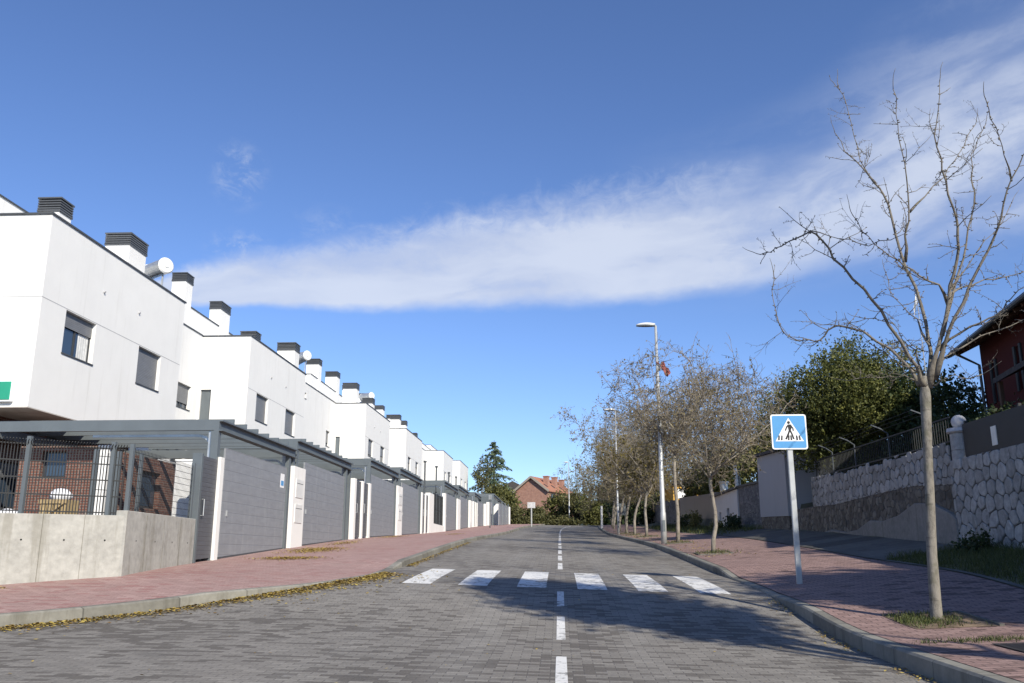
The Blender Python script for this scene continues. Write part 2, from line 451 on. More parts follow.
def cx(y): return 0 if y < 62 else .00055*(y-62)**2        # the street bends gently to the right at its far end
def lerp(t, a, b): return a+(b-a)*max(0, min(1, t))
def interp(y, pts):
    if y <= pts[0][0]: return pts[0][1]
    for (a, b), (c, d) in zip(pts, pts[1:]):
        if y <= c: return b+(d-b)*(y-a)/(c-a)
    return pts[-1][1]
def zroad(x, y): return pz(y)-.025*max(-3.5, min(3.5, x-cx(y)))
def kerbh(y): return interp(y, [(9, .18), (13.4, .17), (15.6, .03), (18.8, .03), (20.4, .14)])
def zleft(y): return pz(y)+.21                                # gardens and drives on the left
def zright(x, y):                                             # pavement on the right, x measured from the street axis
    t = (x-3.5)/3.5
    return lerp(t, pz(y)-.09+kerbh(y), pz(y)+.24)
KERB_L = [(-20, -2.5), (-15, 3), (-10.4, 8), (-7.1, 11.2), (-5.5, 13.0), (-4.3, 14.9), (-3.65, 16.6), (-3.5, 18)]
def xl(y):
    if y >= 18: return cx(y)-3.5
    return interp(y, [(b, a) for a, b in KERB_L])
rng = random.Random(11)
# ------------------------------------------------------------------ camera, sky, sun
def make_camera():
    f, ox, oy = 880., 48., 213.5
    th = math.atan(oy/f)
    d = Vector((ox, -oy, f)).normalized(); u = Vector((0, math.cos(th), math.sin(th))); r = u.cross(d)
    cam = bpy.data.cameras.new('camera'); o = bpy.data.objects.new('camera', cam); COL.objects.link(o)
    rt = Vector((r[0], d[0], u[0])); up = Vector((r[1], d[1], u[1])); fw = Vector((r[2], d[2], u[2]))
    o.matrix_world = Matrix(((rt.x, up.x, -fw.x, 0), (rt.y, up.y, -fw.y, 0), (rt.z, up.z, -fw.z, 0), (0, 0, 0, 1)))
    cam.sensor_width = 36; cam.lens = f/1024*36; cam.clip_start = .05; cam.clip_end = 6000
    scene.camera = o
make_camera()
SUN_AZ = R_(33); SUN_EL = R_(33)          # the sun stands behind the camera, to its right
sd = Vector((math.sin(SUN_AZ)*math.cos(SUN_EL), -math.cos(SUN_AZ)*math.cos(SUN_EL), math.sin(SUN_EL)))   # towards the sun
sl = bpy.data.lights.new('sun', 'SUN'); sl.energy = 5.0; sl.angle = R_(.53); sl.color = (1, .93, .80)
so = bpy.data.objects.new('sun', sl); COL.objects.link(so); so.rotation_euler = sd.to_track_quat('Z', 'Y').to_euler(); so.location = sd*60

w = bpy.data.worlds.new('World'); scene.world = w; w.use_nodes = True
n = N(w); bg = n.n['Background']
sky = n.new('ShaderNodeTexSky'); sky.sky_type = 'NISHITA'; sky.sun_disc = False
sky.sun_elevation = SUN_EL; sky.sun_rotation = PI-SUN_AZ      # measured clockwise from +Y
sky.altitude = 900; sky.air_density = 1.0; sky.dust_density = .15; sky.ozone_density = 2.2
G = n.new('ShaderNodeTexCoord').outputs['Generated']
s = n.sep(G)
az = n.math('ARCTAN2', s[0], s[1])
el = n.math('ARCSINE', s[2])
def curve(x, pts, lo, hi):
    c = n.new('ShaderNodeFloatCurve')
    mr = n.new('ShaderNodeMapRange'); n.l.new(x, mr.inputs[0]); mr.inputs[1].default_value = lo; mr.inputs[2].default_value = hi
    n.l.new(mr.outputs[0], c.inputs['Value'])
    cu = c.mapping.curves[0]
    P = [((a-lo)/(hi-lo), b) for a, b in pts]
    cu.points[0].location = P[0]; cu.points[1].location = P[-1]
    for p in P[1:-1]: cu.points.new(*p)
    c.mapping.update(); return c.outputs[0]
wob = n.noise(n.comb(n.math('MULTIPLY', az, 5.), n.math('MULTIPLY', el, 9.)), 1., 5, .6)
cen = curve(az, [(-.6, .268), (-.42, .282), (-.30, .308), (-.19, .322), (-.07, .338), (.05, .347), (.17, .350), (.28, .366), (.39, .392), (.52, .415), (.75, .45), (1.1, .5)], -.6, 1.1)
wid = curve(az, [(-.6, .0), (-.47, .006), (-.40, .026), (-.30, .038), (-.19, .048), (-.07, .062), (.05, .068), (.17, .068), (.28, .068), (.39, .082), (.52, .105), (.75, .12), (1.1, .1)], -.6, 1.1)
dy = n.math('SUBTRACT', n.math('ADD', el, n.math('MULTIPLY', n.math('SUBTRACT', wob, .5), .045)), cen)
q = n.math('DIVIDE', dy, n.math('MAXIMUM', wid, .002))
# streaks drawn out along the band
st1 = n.noise(n.comb(n.math('ADD', n.math('MULTIPLY', az, 4.), n.math('MULTIPLY', el, 4.)), n.math('MULTIPLY', dy, 20.)), 1., 5, .5, .4)
st2 = n.noise(n.comb(n.math('MULTIPLY', az, 30.), n.math('MULTIPLY', el, 42.)), 1., 9, .68, .5)
up = n.sstep(n.math('ADD', q, n.math('MULTIPLY', n.math('SUBTRACT', st2, .5), 1.1)), 1.15, .1)           # ragged wispy top
dn = n.sstep(q, -1.12, -.72)         # cleaner base
band = n.math('MULTIPLY', up, dn)
tex = n.math('ADD', n.math('MULTIPLY', st1, .7), n.math('MULTIPLY', st2, .3))
band = n.math('MULTIPLY', band, n.math('SUBTRACT', 1., n.math('MULTIPLY', n.sstep(az, .12, .36), .72)))
dens = n.math('MULTIPLY', band, n.math('ADD', .60, n.math('MULTIPLY', n.sstep(tex, .22, .6), .40)))
# thin veil above the band on the right, and two stray wisps on the left
veil = n.math('MULTIPLY', n.sstep(q, 2.1, .2), n.math('MULTIPLY', n.sstep(q, -1.5, -.2), n.math('ADD', .25, n.math('MULTIPLY', n.sstep(tex, .38, .62), .75))))
veil = n.math('MULTIPLY', veil, n.sstep(az, .02, .42))
def wisp(a, e, ra, re):
    u = n.math('DIVIDE', n.math('SUBTRACT', az, a), ra); v = n.math('DIVIDE', n.math('SUBTRACT', el, e), re)
    d = n.math('SQRT', n.math('ADD', n.math('MULTIPLY', u, u), n.math('MULTIPLY', v, v)))
    return n.math('MULTIPLY', n.sstep(d, 1., .1), n.sstep(st2, .42, .68))
ws = n.math('ADD', wisp(-.375, .405, .040, .045), n.math('MULTIPLY', wisp(-.368, .325, .05, .03), 1.0))
ws = n.math('ADD', ws, n.math('MULTIPLY', wisp(-.27, .36, .06, .03), .35))
# rest of the sky, out of this view: a few thin streaks of the same kind
rest = n.math('MULTIPLY', n.sstep(n.noise(n.scale(G, 1.2, 2.5, 5), 1.6, 6, .6), .56, .8), n.sstep(n.math('ABSOLUTE', az), .9, 1.4))
tot = n.math('MINIMUM', n.math('ADD', n.math('ADD', n.math('MULTIPLY', dens, .93), n.math('MULTIPLY', veil, .52)), n.math('ADD', n.math('MULTIPLY', ws, .5), n.math('MULTIPLY', rest, .5))), .85)
cc = n.mix(n.sstep(st1, .35, .65), (6.0, 6.7, 8.4), (7.3, 7.9, 9.2))
skc = n.mix(1., sky.outputs[0], (1.12, 1.29, 1.68), 'MULTIPLY')
n.l.new(n.mix(tot, skc, cc), bg.inputs['Color']); bg.inputs['Strength'].default_value = .078
scene.view_settings.view_transform = 'Standard'; scene.view_settings.look = 'None'
scene.view_settings.exposure = .34; scene.view_settings.gamma = 1; scene.view_settings.use_curve_mapping = False
scene.render.engine = 'CYCLES'

# ------------------------------------------------------------------ ground, road, pavements, kerbs
def ys(a, b, fine=.5):
    out = [a]; y = a
    while y < b-1e-6:
        y += fine if -5 < y < 30 else (1.0 if y < 70 else 2.5); out.append(min(y, b))
    return out
def zground(x, y):
    if y > 128: return 4.15-.05
    ax = cx(y)
    if x < ax-3.4: z = zleft(y)-.30 if y < 19.5 or x > ax-8 else zleft(y)-.02
    elif x < ax+3.6: z = zroad(x, y)-.12
    elif x < ax+7.02: z = zright(x-ax, y)-.12
    elif x < ax+9.05: z = lerp((x-ax-7.02)/1.98, pz(y)+.22, pz(y)+.52)
    elif 32.4 < y < 36 and x < ax+11: z = pz(y)+.5
    else: z = pz(y)+.5+lerp((x-ax-9.25)/.4, 0, 1.45)+lerp((x-ax-12)/30, 0, 2)
    return z+(.03*math.sin(x*1.7+y*.9)*math.sin(y*.8) if abs(x-ax) > 7.1 and y > 19 else 0)
mb = MB()
YG = [-60, -40, -25, -15, -10]+[y for y in ys(-5, 120, .5)]+[124, 128.2, 132, 140, 160, 200, 300, 450, 700, 900]
XO = [-400, -250, -150, -90, -60, -40, -28, -20, -16, -13, -11, -9.4, -8, -6, -3.75, -3.45, 0, 3.45, 3.62, 5, 6.98, 7.05, 7.5, 8, 8.5, 9.0, 9.24, 9.6, 10.5, 12, 15, 20, 30, 45, 70, 110, 180, 280, 400]
for y in YG:
    for x in XO: mb.v.append((x+cx(min(y, 128)), y, zground(x+cx(min(y, 128)), y)))
k = len(XO)
for i in range(len(YG)-1):
    for j in range(k-1):
        a = i*k+j; mb.f.append((a, a+1, a+k+1, a+k)); mb.m.append(0)
struct('ground', mb, 'ground_earth', True)

mb = MB(); YR = ys(-15, 122, .5); nc = 12
for y in YR:
    a, b = xl(y)-.02, cx(y)+3.52
    for j in range(nc+1):
        x = a+(b-a)*j/nc; mb.v.append((x, y, zroad(x, y)))
for i in range(len(YR)-1):
    for j in range(nc):
        a = i*(nc+1)+j; mb.f.append((a, a+1, a+nc+2, a+nc+1)); mb.m.append(0)
struct('road', mb, 'road_pavers', True)
mb = MB()                                       # the cross street at the top
for x0, x1 in zip(range(-30, 40, 5), range(-25, 45, 5)):
    mb.quad((x0, 122.0, zroad(cx(122), 122)), (x1, 122.0, zroad(cx(122), 122)), (x1, 129, 4.12), (x0, 129, 4.12))
struct('cross_street', mb, 'road_pavers')

# painted markings, 4 mm above the pavers
def paint(mb, x0, x1, y0, y1, skew=0., step=.4):
    n_ = max(1, int((y1-y0)/step))
    for i in range(n_):
        a = y0+(y1-y0)*i/n_; b = y0+(y1-y0)*(i+1)/n_
        q = lambda x, y: (x+cx(y), y+skew*x, zroad(x+cx(y), y+skew*x)+.004)
        mb.quad(q(x0, a), q(x1, a), q(x1, b), q(x0, b))
mb = MB()
for c, sh in ((-2.53, -.06), (-1.53, -.04), (-.5, -.02), (.55, 0), (1.58, .02), (2.62, .04)):
    paint(mb, c-.255, c+.255, 15.75, 19.55, -.06)
struct('zebra_crossing', mb, 'road_white')
mb = MB()
y = 5.0
for a, b in ((6.6, 9.75), (11.15, 13.0), (13.85, 15.35)): paint(mb, -.055, .055, a, b)
y = 20.6
while y < 112:
    paint(mb, -.055, .055, y, min(y+2.2, 112)); y += 3.3
struct('centre_line', mb, 'road_white')

# kerbs: a concrete stone 15 cm wide with a worn top edge
def kerb(pts, side, name):
    """pts along the road edge; side +1 = stone lies towards +x"""
    mb = MB(); ring = 4
    for i, (x, y) in enumerate(pts):
        t = Vector((pts[min(i+1, len(pts)-1)][0]-pts[max(i-1, 0)][0], pts[min(i+1, len(pts)-1)][1]-pts[max(i-1, 0)][1], 0)).normalized()
        nr = Vector((t.y, -t.x, 0))*side
        zr = zroad(x, y); zt = zr+kerbh(y)
        b = Vector((x, y, 0))
        for off, z in ((0, zr-.1), (.005, zt-.022), (.03, zt), (.16, zt+.003)):
            p = b+nr*off; mb.v.append((p.x, p.y, z))
    for i in range(len(pts)-1):
        for j in range(ring-1):
            a = i*ring+j
            f = (a, a+1, a+ring+1, a+ring)
            mb.f.append(f if side < 0 else f[::-1]); mb.m.append(0)
    struct(name, mb, 'kerb_stone')
kerb([(cx(y)+3.5, y) for y in ys(-15, 121, .4)], 1, 'kerb')
def dense(P, step=.4):
    out = []
    for (a, b), (c, d) in zip(P, P[1:]):
        L = math.hypot(c-a, d-b); k = max(1, int(L/step))
        out += [(a+(c-a)*i/k, b+(d-b)*i/k) for i in range(k)]
    return out+[P[-1]]
kl = dense(KERB_L)+[(cx(y)-3.5, y) for y in ys(18.4, 116, .4)]
kerb(kl, -1, 'kerb')

# pavements
INNER_L = [(-22, .5), (-17, 6), (-12.5, 11.5), (-9.27, 14.39), (-7.9, 15.55), (-8.0, 17.2), (-8.15, 19.0)]
def strip(P, Q, cols, zf, name, mat, flip=False):
    mb = MB()
    for (a, b) in zip(P, Q):
        for j in range(cols+1):
            t = j/cols; x = a[0]+(b[0]-a[0])*t; y = a[1]+(b[1]-a[1])*t
            mb.v.append((x, y, zf(x, y, t, a, b)))
    k = cols+1
    for i in range(len(P)-1):
        for j in range(cols):
            a = i*k+j; f = (a, a+1, a+k+1, a+k); mb.f.append(f[::-1] if flip else f); mb.m.append(0)
    return struct(name, mb, mat, True)
P = dense(KERB_L[:-1], .4)
m_ = len(P)
def along(pts, t):
    L = [0]
    for (a, b), (c, d) in zip(pts, pts[1:]): L.append(L[-1]+math.hypot(c-a, d-b))
    s_ = t*L[-1]
    for i in range(len(pts)-1):
        if s_ <= L[i+1]+1e-9:
            k = (s_-L[i])/(L[i+1]-L[i]); return (pts[i][0]+(pts[i+1][0]-pts[i][0])*k, pts[i][1]+(pts[i+1][1]-pts[i][1])*k)
    return pts[-1]
Q = []
for i, p in enumerate(P):
    # match each kerb point to the wall point nearest across the pavement
    t = i/(m_-1); Q.append(along(INNER_L, t))
def zl_pave(x, y, t, a, b):
    z0 = zroad(a[0], a[1])+kerbh(a[1])+.003; z1 = zleft(b[1])
    return z0+(z1-z0)*t
def inset(P):
    out = []
    for i, (x, y) in enumerate(P):
        t = Vector((P[min(i+1, len(P)-1)][0]-P[max(i-1, 0)][0], P[min(i+1, len(P)-1)][1]-P[max(i-1, 0)][1], 0)).normalized()
        out.append((x-t.y*.157, y+t.x*.157))
    return out
YL = ys(16.6, 118, .5)
Pn = inset(P)+[(cx(y)-3.657, y) for y in YL[1:]]
P_ = P+[(cx(y)-3.5, y) for y in YL[1:]]
Qn = Q+[(cx(y)-8.35, y+ (2.4*max(0, 1-(y-16.6)/5))) for y in YL[1:]]
mb = MB()
for a0, a, b in zip(P_, Pn, Qn):
    for j in range(11):
        t = j/10; x = a[0]+(b[0]-a[0])*t; y = a[1]+(b[1]-a[1])*t
        z0 = zroad(a0[0], a0[1])+kerbh(a0[1])+.003; z1 = zleft(b[1])
        mb.v.append((x, y, z0+(z1-z0)*t))
for i in range(len(Pn)-1):
    for j in range(10):
        a = i*11+j; mb.f.append((a, a+11, a+12, a+1)); mb.m.append(0)
struct('pavement', mb, 'walk_pavers', True)
YP = ys(-15, 120, .5)
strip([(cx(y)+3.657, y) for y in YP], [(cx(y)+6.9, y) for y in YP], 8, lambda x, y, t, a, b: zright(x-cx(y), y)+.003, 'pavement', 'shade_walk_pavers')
# flush concrete strip that edges the right pavement
strip([(cx(y)+6.9, y) for y in YP], [(cx(y)+7.04, y) for y in YP], 1, lambda x, y, t, a, b: pz(y)+.255, 'pavement_edging', 'strip_concrete')
# concrete apron between pavement and wall, past the grass bank
YA = ys(20.2, 46, .5)
strip([(7.05, y) for y in YA], [(8.95, y) for y in YA], 2, lambda x, y, t, a, b: pz(y)+.25+.28*t, 'path', 'strip_concrete')
# drives behind the garage line
YD = ys(20.4, 118, 1.)
strip([(cx(y)-13.2, y) for y in YD], [(cx(y)-8.2, y) for y in YD], 2, lambda x, y, t, a, b: zleft(y)+.004, 'driveway', 'strip_concrete')
# raised terrace of the corner house
mb = MB()
mb.prism([(-8.25, 15.9), (-8.25, 20.35), (-12.6, 20.35), (-12.6, 24), (-13.2, 29.2), (-24, 29.2), (-24, 4), (-19, 5.2), (-12.6, 12.0), (-9.45, 14.75)], -1.6, .55)
struct('terrace', mb, 'terrace_tile')
# distant ridge
mb = MB(); NX = 60
for i in range(NX+1):
    x = -330+700*i/NX
    h = 14+14*math.exp(-((x+75)/60)**2)+12*math.exp(-((x+22)/30)**2)+1.6*math.sin(x*.11)+1.1*math.sin(x*.29+1)-8*lerp((x-40)/200, 0, 1)
    for y, k in ((560, .12), (600, .55), (640, 1), (720, .9), (800, .1)): mb.v.append((x, y+6*math.sin(x*.05), 4+h*k*1.15))
for i in range(NX):
    for j in range(4):
        a = i*5+j; mb.f.append((a, a+5, a+6, a+1)); mb.m.append(0)
struct('hills', mb, 'hill_green', True)
# ------------------------------------------------------------------ the terrace of white houses
def window(root, x, y0, y1, z0, z1, blind, curtains=False, d=.18):
    """window set back in a street-facing opening (wall face at x)"""
    xr = x-d; f = .05
    mb = MB()
    mb.box(xr, xr+.05, y0, y1, z0, z0+f); mb.box(xr, xr+.05, y0, y1, z1-f, z1)
    for a, b in ((y0, y0+f), (y1-f, y1), ((y0+y1)/2-.03, (y0+y1)/2+.03)): mb.box(xr, xr+.048, a, b, z0+f, z1-f)
    w_ = obj('window', mb, 'window_frame', root)
    mb = MB(); mb.box(xr+.012, xr+.02, y0+f, y1-f, z0+f, z1-f); obj('pane', mb, 'glass', w_)
    if curtains:
        mb = MB(); k = 10
        a0 = y0+.62*(y1-y0)
        for i in range(k):
            ya, yb = a0+(y1-f-a0)*i/k, a0+(y1-f-a0)*(i+1)/k
            mb.quad((xr+.022+.01*(i % 2), ya, z0+f), (xr+.022+.01*((i+1) % 2), yb, z0+f), (xr+.022+.01*((i+1) % 2), yb, z1-f), (xr+.022+.01*(i % 2), ya, z1-f))
        obj('curtain', mb, 'curtain', w_)
    if blind > 0:
        mb = MB(); zb = z1-f*.3-(z1-z0-f*1.3)*blind
        mb.box(xr+.052, xr+.075, y0+.005, y1-.005, zb, z1-.003); obj('blind', mb, 'shutter', w_)
    mb = MB(); mb.box(x-d+.08, x+.03, y0-.02, y1+.02, z0-.03, z0+.004); obj('sill', mb, 'coping', w_)
    return w_

def chimney(root, x1, y0, wx, wy, zb, zt):
    """plastered stack with a dark louvred cap; x1 = street-side face"""
    mb = MB(); mb.box(x1-wx, x1, y0, y0+wy, zb, zt-.42)
    c = obj('chimney', mb, 'white_render', root)
    mb = MB(); mb.box(x1-wx-.03, x1+.03, y0-.03, y0+wy+.03, zt-.42, zt-.36)
    for i in range(4):
        z = zt-.345+i*.072
        for a in ((x1-wx-.025, x1+.025, y0-.025, y0-.002), (x1-wx-.025, x1+.025, y0+wy+.002, y0+wy+.025), (x1-wx-.025, x1-wx-.002, y0, y0+wy), (x1+.002, x1+.025, y0, y0+wy)):
            mb.box(*a, z, z+.048)
    mb.box(x1-wx+.01, x1-.01, y0+.01, y0+wy-.01, zt-.36, zt-.06)
    mb.box(x1-wx-.04, x1+.04, y0-.04, y0+wy+.04, zt-.05, zt)
    obj('cap', mb, 'louvre', c)

def solar_heater(x, y, z, label):
    t = thing('solar_water_heater', (x, y, z), label, 'water heater', 'solar water heaters on the white roofs')
    ax = Vector((.8, -.6, 0)); nx = Vector((.6, .8, 0)); c = Vector((x, y, z+1.0))
    mb = MB(); mb.tube([c-ax*.55, c+ax*.55], .27, 24); obj('tank', mb, 'galvanised', t, False)
    mb = MB(); mb.tube([c+ax*.551, c+ax*.60], [.285, .24], 24); mb.tube([c+ax*.6, c+ax*.63], .08, 12); obj('end_cap', mb, 'white_metal', t)
    mb = MB(); mb.tube([c-ax*.551, c-ax*.60], [.285, .24], 24); obj('end_cap', mb, 'white_metal', t)
    for s_ in (-.4, .4):
        b = Vector((x, y, z))+ax*s_
        mb = MB(); mb.bar(b, b+Vector((0, 0, .76)), .05); mb.bar(b-nx*.0+Vector((0, 0, .1)), b-nx*1.0+Vector((0, 0, .05)), .04); mb.bar(b+Vector((0, 0, .72)), b-nx*.95+Vector((0, 0, .1)), .05)
        obj('stand_leg', mb, 'galvanised', t)
    a = Vector((x, y, z))
    mb = MB(); mb.obox(a-nx*.52+Vector((0, 0, .40)), ax*.5, (-nx*.46+Vector((0, 0, -.30))), Vector((0, 0, .03))+nx*-.0+nx*.02)
    obj('collector_panel', mb, 'glass', t)

def house(i, Y0, Y1, YN, zt, ztn, label, fw, front_ch, attic_ch, vents, side, recess_win, brick=True):
    zg = zleft((Y0+Y1)/2); zb = zt-5.03
    root = thing('white_house', (-13, Y0, zleft(Y0)), label, 'house', 'white houses in the terrace')
    H = zt-zb
    mb = MB()
    holes = [(a-Y0, b-Y0, c-zb, d-zb) for a, b, c, d, *_ in fw]
    mb.wall_holes((-13, Y0, zb), (0, 1, 0), (0, 0, 1), Y1-Y0, H, holes, .2)
    sh = [(22+s_[0], 22+s_[1], s_[2]-zb, s_[3]-zb) for s_ in side]
    mb.wall_holes((-22, Y0, zb), (1, 0, 0), (0, 0, 1), 9, H, sh, .16)
    mb.quad((-13, Y1, zb), (-22, Y1, zb), (-22, Y1, zt), (-13, Y1, zt))
    mb.quad((-22, Y0, zt), (-13, Y0, zt), (-13, Y1, zt), (-22, Y1, zt))
    mb.quad((-22, Y1, zb), (-22, Y0, zb), (-22, Y0, zt), (-22, Y1, zt))
    obj('front_block', mb, 'white_render', root)
    mb = MB(); mb.box(-22, -13.004, Y0+.004, Y1-.004, zb-.02, zb+.01); obj('soffit', mb, 'soffit', root)
    mb = MB(); c = .05
    mb.box(-13.10, -12.965, Y0-.035, Y1+.035, zt, zt+c); mb.box(-17.0, -13.10, Y0-.035, Y0+.10, zt, zt+c); mb.box(-15.1, -13.10, Y1-.10, Y1+.035, zt, zt+c)
    obj('coping', mb, 'coping', root)
    # joint at floor level, just proud of the render
    zj = zt-2.22; mb = MB(); mb.box(-13.0, -12.997, Y0, Y1, zj, zj+.018); 
    if not side: mb.box(-22, -13, Y0-.003, Y0, zj, zj+.018)
    obj('wall_joint', mb, 'grey_render', root)
    for a, b, cc_, d, bl, cu in fw: window(root, -13, a, b, cc_, d, bl, cu)
    for a, b in vents:
        mb = MB(); mb.tube([(-13, a, b), (-12.95, a, b-.01)], .032, 10); obj('vent', mb, 'grey_render', root)
    for a, b, cc_, d in side:
        mb = MB(); mb.box(a+.004, b-.004, Y0+.10, Y0+.14, cc_+.004, d-.004); obj('shutter', mb, 'steel_paint', root)
    # attic storey set back behind the roof terrace
    za = zt+2.12
    mb = MB(); mb.box(-21.8, -17, Y0+.3, YN+.28, zt-.3, za, skip='b'); at = obj('attic', mb, 'white_render', root)
    mb = MB(); mb.box(-17.12, -16.965, Y0+.27, YN+.28, za, za+.05); mb.box(-21.8, -17.12, Y0+.27, Y0+.38, za, za+.05); obj('coping', mb, 'coping', at)
    # recessed wing up to the next house
    if YN > Y1+1:
        mb = MB(); zw = ztn+.02
        hl = [(a-Y1, b-Y1, cc_-zg, d-zg) for a, b, cc_, d, *_ in recess_win]
        mb.wall_holes((-15.1, Y1, zg), (0, 1, 0), (0, 0, 1), YN-Y1, zw-zg, hl, .2)
        mb.quad((-22, Y1, zw), (-15.1, Y1, zw), (-15.1, YN, zw), (-22, YN, zw))
        mb.quad((-22, Y1-.002, zt), (-15.1, Y1-.002, zt), (-15.1, Y1-.002, zw), (-22, Y1-.002, zw))
        wg = obj('side_wing', mb, 'white_render', root)
        mb = MB(); mb.box(-15.2, -15.07, Y1+.04, YN-.04, zw, zw+.05); obj('coping', mb, 'coping', wg)
        for a, b, cc_, d, bl in recess_win: window(root, -15.1, a, b, cc_, d, bl)
    # ground storey
    mb = MB()
    gw = [(1.2, 2.9, 1.3, 2.5), (5.2, 6.9, 1.3, 2.5)] if brick else [(5., 7., .3, 2.4)]
    gw = [(a, b, c, d) for a, b, c, d in gw if b < Y1-Y0-.2]
    z0 = zleft(Y0)-.4; hh = zb-.02-z0
    mb.wall_holes((-14.5, Y0+.2, z0), (0, 1, 0), (0, 0, 1), Y1-Y0-.2, hh, [(a, b, c+.4, d+.4) for a, b, c, d in gw], .2)
    mb.quad((-22, Y0+.2, z0), (-14.5, Y0+.2, z0), (-14.5, Y0+.2, z0+hh), (-22, Y0+.2, z0+hh))
    mb.quad((-14.5, Y1, z0), (-22, Y1, z0), (-22, Y1, z0+hh), (-14.5, Y1, z0+hh))
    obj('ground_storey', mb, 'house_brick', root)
    for a, b, c, d in gw: window(root, -14.5, Y0+.2+a, Y0+.2+b, z0+.4+c, z0+.4+d, .35)
    for (xf, y, wx, wy, ztop) in front_ch: chimney(root, xf, y, wx, wy, zt-.1, ztop)
    for (xf, y, wx, wy, ztop) in attic_ch: chimney(root, xf, y, wx, wy, za-3.4 if xf > -17 else za-.1, ztop)
    return root

def fwin(Y0, zt, b1, b2, w=1.55, o1=1.15, o2=5.3, cu=False, h0=-3.40, h1=-2.24):
    return [(Y0+o1, Y0+o1+w, zt+h0, zt+h1, b1, cu), (Y0+o2, Y0+o2+w, zt+h0, zt+h1, b2, False)]
vt = lambda Y0, zt: [(Y0+2.9, zt-1.22), (Y0+5.07, zt-1.24)]
house(0, 20.7, 29.0, 35.7, 8.57, 9.05, 'nearest white terraced house with a red brick ground floor under its overhanging upper storey', fwin(20.7, 8.57, .36, 1.0, cu=True),
      [(-13.7, 22.1, .6, .6, 9.65), (-13.7, 26.1, .80, 1.15, 10.12)], [], vt(20.7, 8.57), [], [(33.6, 34.95, 5.75, 6.72, .8), (33.6, 34.95, 3.6, 4.75, .9)])
house(1, 35.7, 44.0, 58.4, 9.05, 10.0, 'second white terraced house from the camera, with a tall grey shutter in its end wall', fwin(35.7, 9.05, 1., 1.),
      [(-13.75, 38.3, .68, .65, 9.95), (-13.35, 43.0, .90, .8, 10.55)], [(-16.95, 37.7, .65, .75, 12.62), (-16.95, 42.0, .58, 1.25, 12.5)], vt(35.7, 9.05),
      [(-15.0, -14.55, 4.7, 6.76)], [(56.3, 57.2, 6.9, 7.9, .8), (50.4, 51.4, 9.1, 9.45, 1.)])
house(2, 58.4, 67.0, 74.4, 10.0, 10.5, 'third white terraced house, past the first pair of slim pedestrian gates, with dark vertical windows', fwin(58.4, 10.0, .9, .6),
      [(-13.85, 59.0, .95, .8, 11.55), (-13.7, 63.6, .72, .8, 11.3)], [(-16.95, 60.4, .9, .75, 13.6), (-16.95, 65.6, .9, .9, 13.75), (-16.95, 71.0, .9, .9, 13.7)], vt(58.4, 10), [(-15.0, -14.7, 6.4, 7.75)], [])
house(3, 74.4, 83.2, 99.0, 10.5, 11.45, 'fourth white terraced house, with two grey chimney caps close together behind its parapet', fwin(74.4, 10.5, .4, .4),
      [(-13.8, 75.4, .8, .8, 11.9), (-13.8, 78.6, .8, .8, 11.85)], [(-16.95, 77.0, .9, .8, 14.1), (-16.95, 83.5, .9, .9, 14.1), (-16.95, 90.0, .9, .9, 14.2)], [], [], [(93.6, 95.0, 7.0, 8.6, .7)])
house(4, 99.0, 108.0, 116.0, 11.45, 12.1, 'fifth white terraced house, small in the distance with a plain bright end wall', fwin(99.0, 11.45, .5, .5), [], [(-16.95, 104, .9, .9, 14.2)], [], [], [])
house(5, 116.0, 126.5, 127, 12.1, 12.1, 'farthest white terraced house at the top end of the row', fwin(116.0, 12.1, .5, .5, o2=6), [], [], [], [], [])
solar_heater(-13.75, 28.25, 8.6, 'grey cylindrical solar water tank on the roof edge of the nearest white house')
solar_heater(-14.3, 47.3, 9.75, 'grey solar water tank behind the broad chimney of the second white house')
solar_heater(-14.4, 64.8, 10.6, 'small solar water tank among the chimneys of the third white house')

t = thing('shop_sign', (-13.75, 20.55, 3.6), 'green sign board with a white rim on the corner of the nearest white house', 'sign')
mb = MB(); mb.box(-15.4, -13.36, 20.58, 20.68, 3.64, 4.2); o = obj('frame', mb, 'sign_white', t); bevel(o, .04, 3)
mb = MB(); mb.box(-15.36, -13.41, 20.565, 20.60, 3.69, 4.15); o = obj('board', mb, 'green_board', t); bevel(o, .03, 3)

# ------------------------------------------------------------------ corner plot: wall, fences, stored things
mb = MB()
def wall_run(mb, A, B, th, zt0, zt1, zb):
    a = Vector((*A, 0)); b = Vector((*B, 0)); d = (b-a).normalized(); nr = Vector((-d.y, d.x, 0))*th
    P = [a, b, b+nr, a+nr]; mb.prism([(p.x, p.y) for p in P], zb, [zt0, zt1, zt1, zt0])
wall_run(mb, (-13.5, 11.0), (-9.27, 14.39), .2, .66, .68, -1.6)
wall_run(mb, (-9.27, 14.39), (-7.74, 15.60), .2, .68, .685, -1.6)
wall_run(mb, (-7.70, 15.60), (-7.98, 19.32), .2, .775, .77, -1.5)
o = obj('concrete_wall', mb, 'raw_concrete'); tag(o, 'bare grey concrete retaining wall round the corner plot, stained with seams', 'wall'); bevel(o, .012, 2)

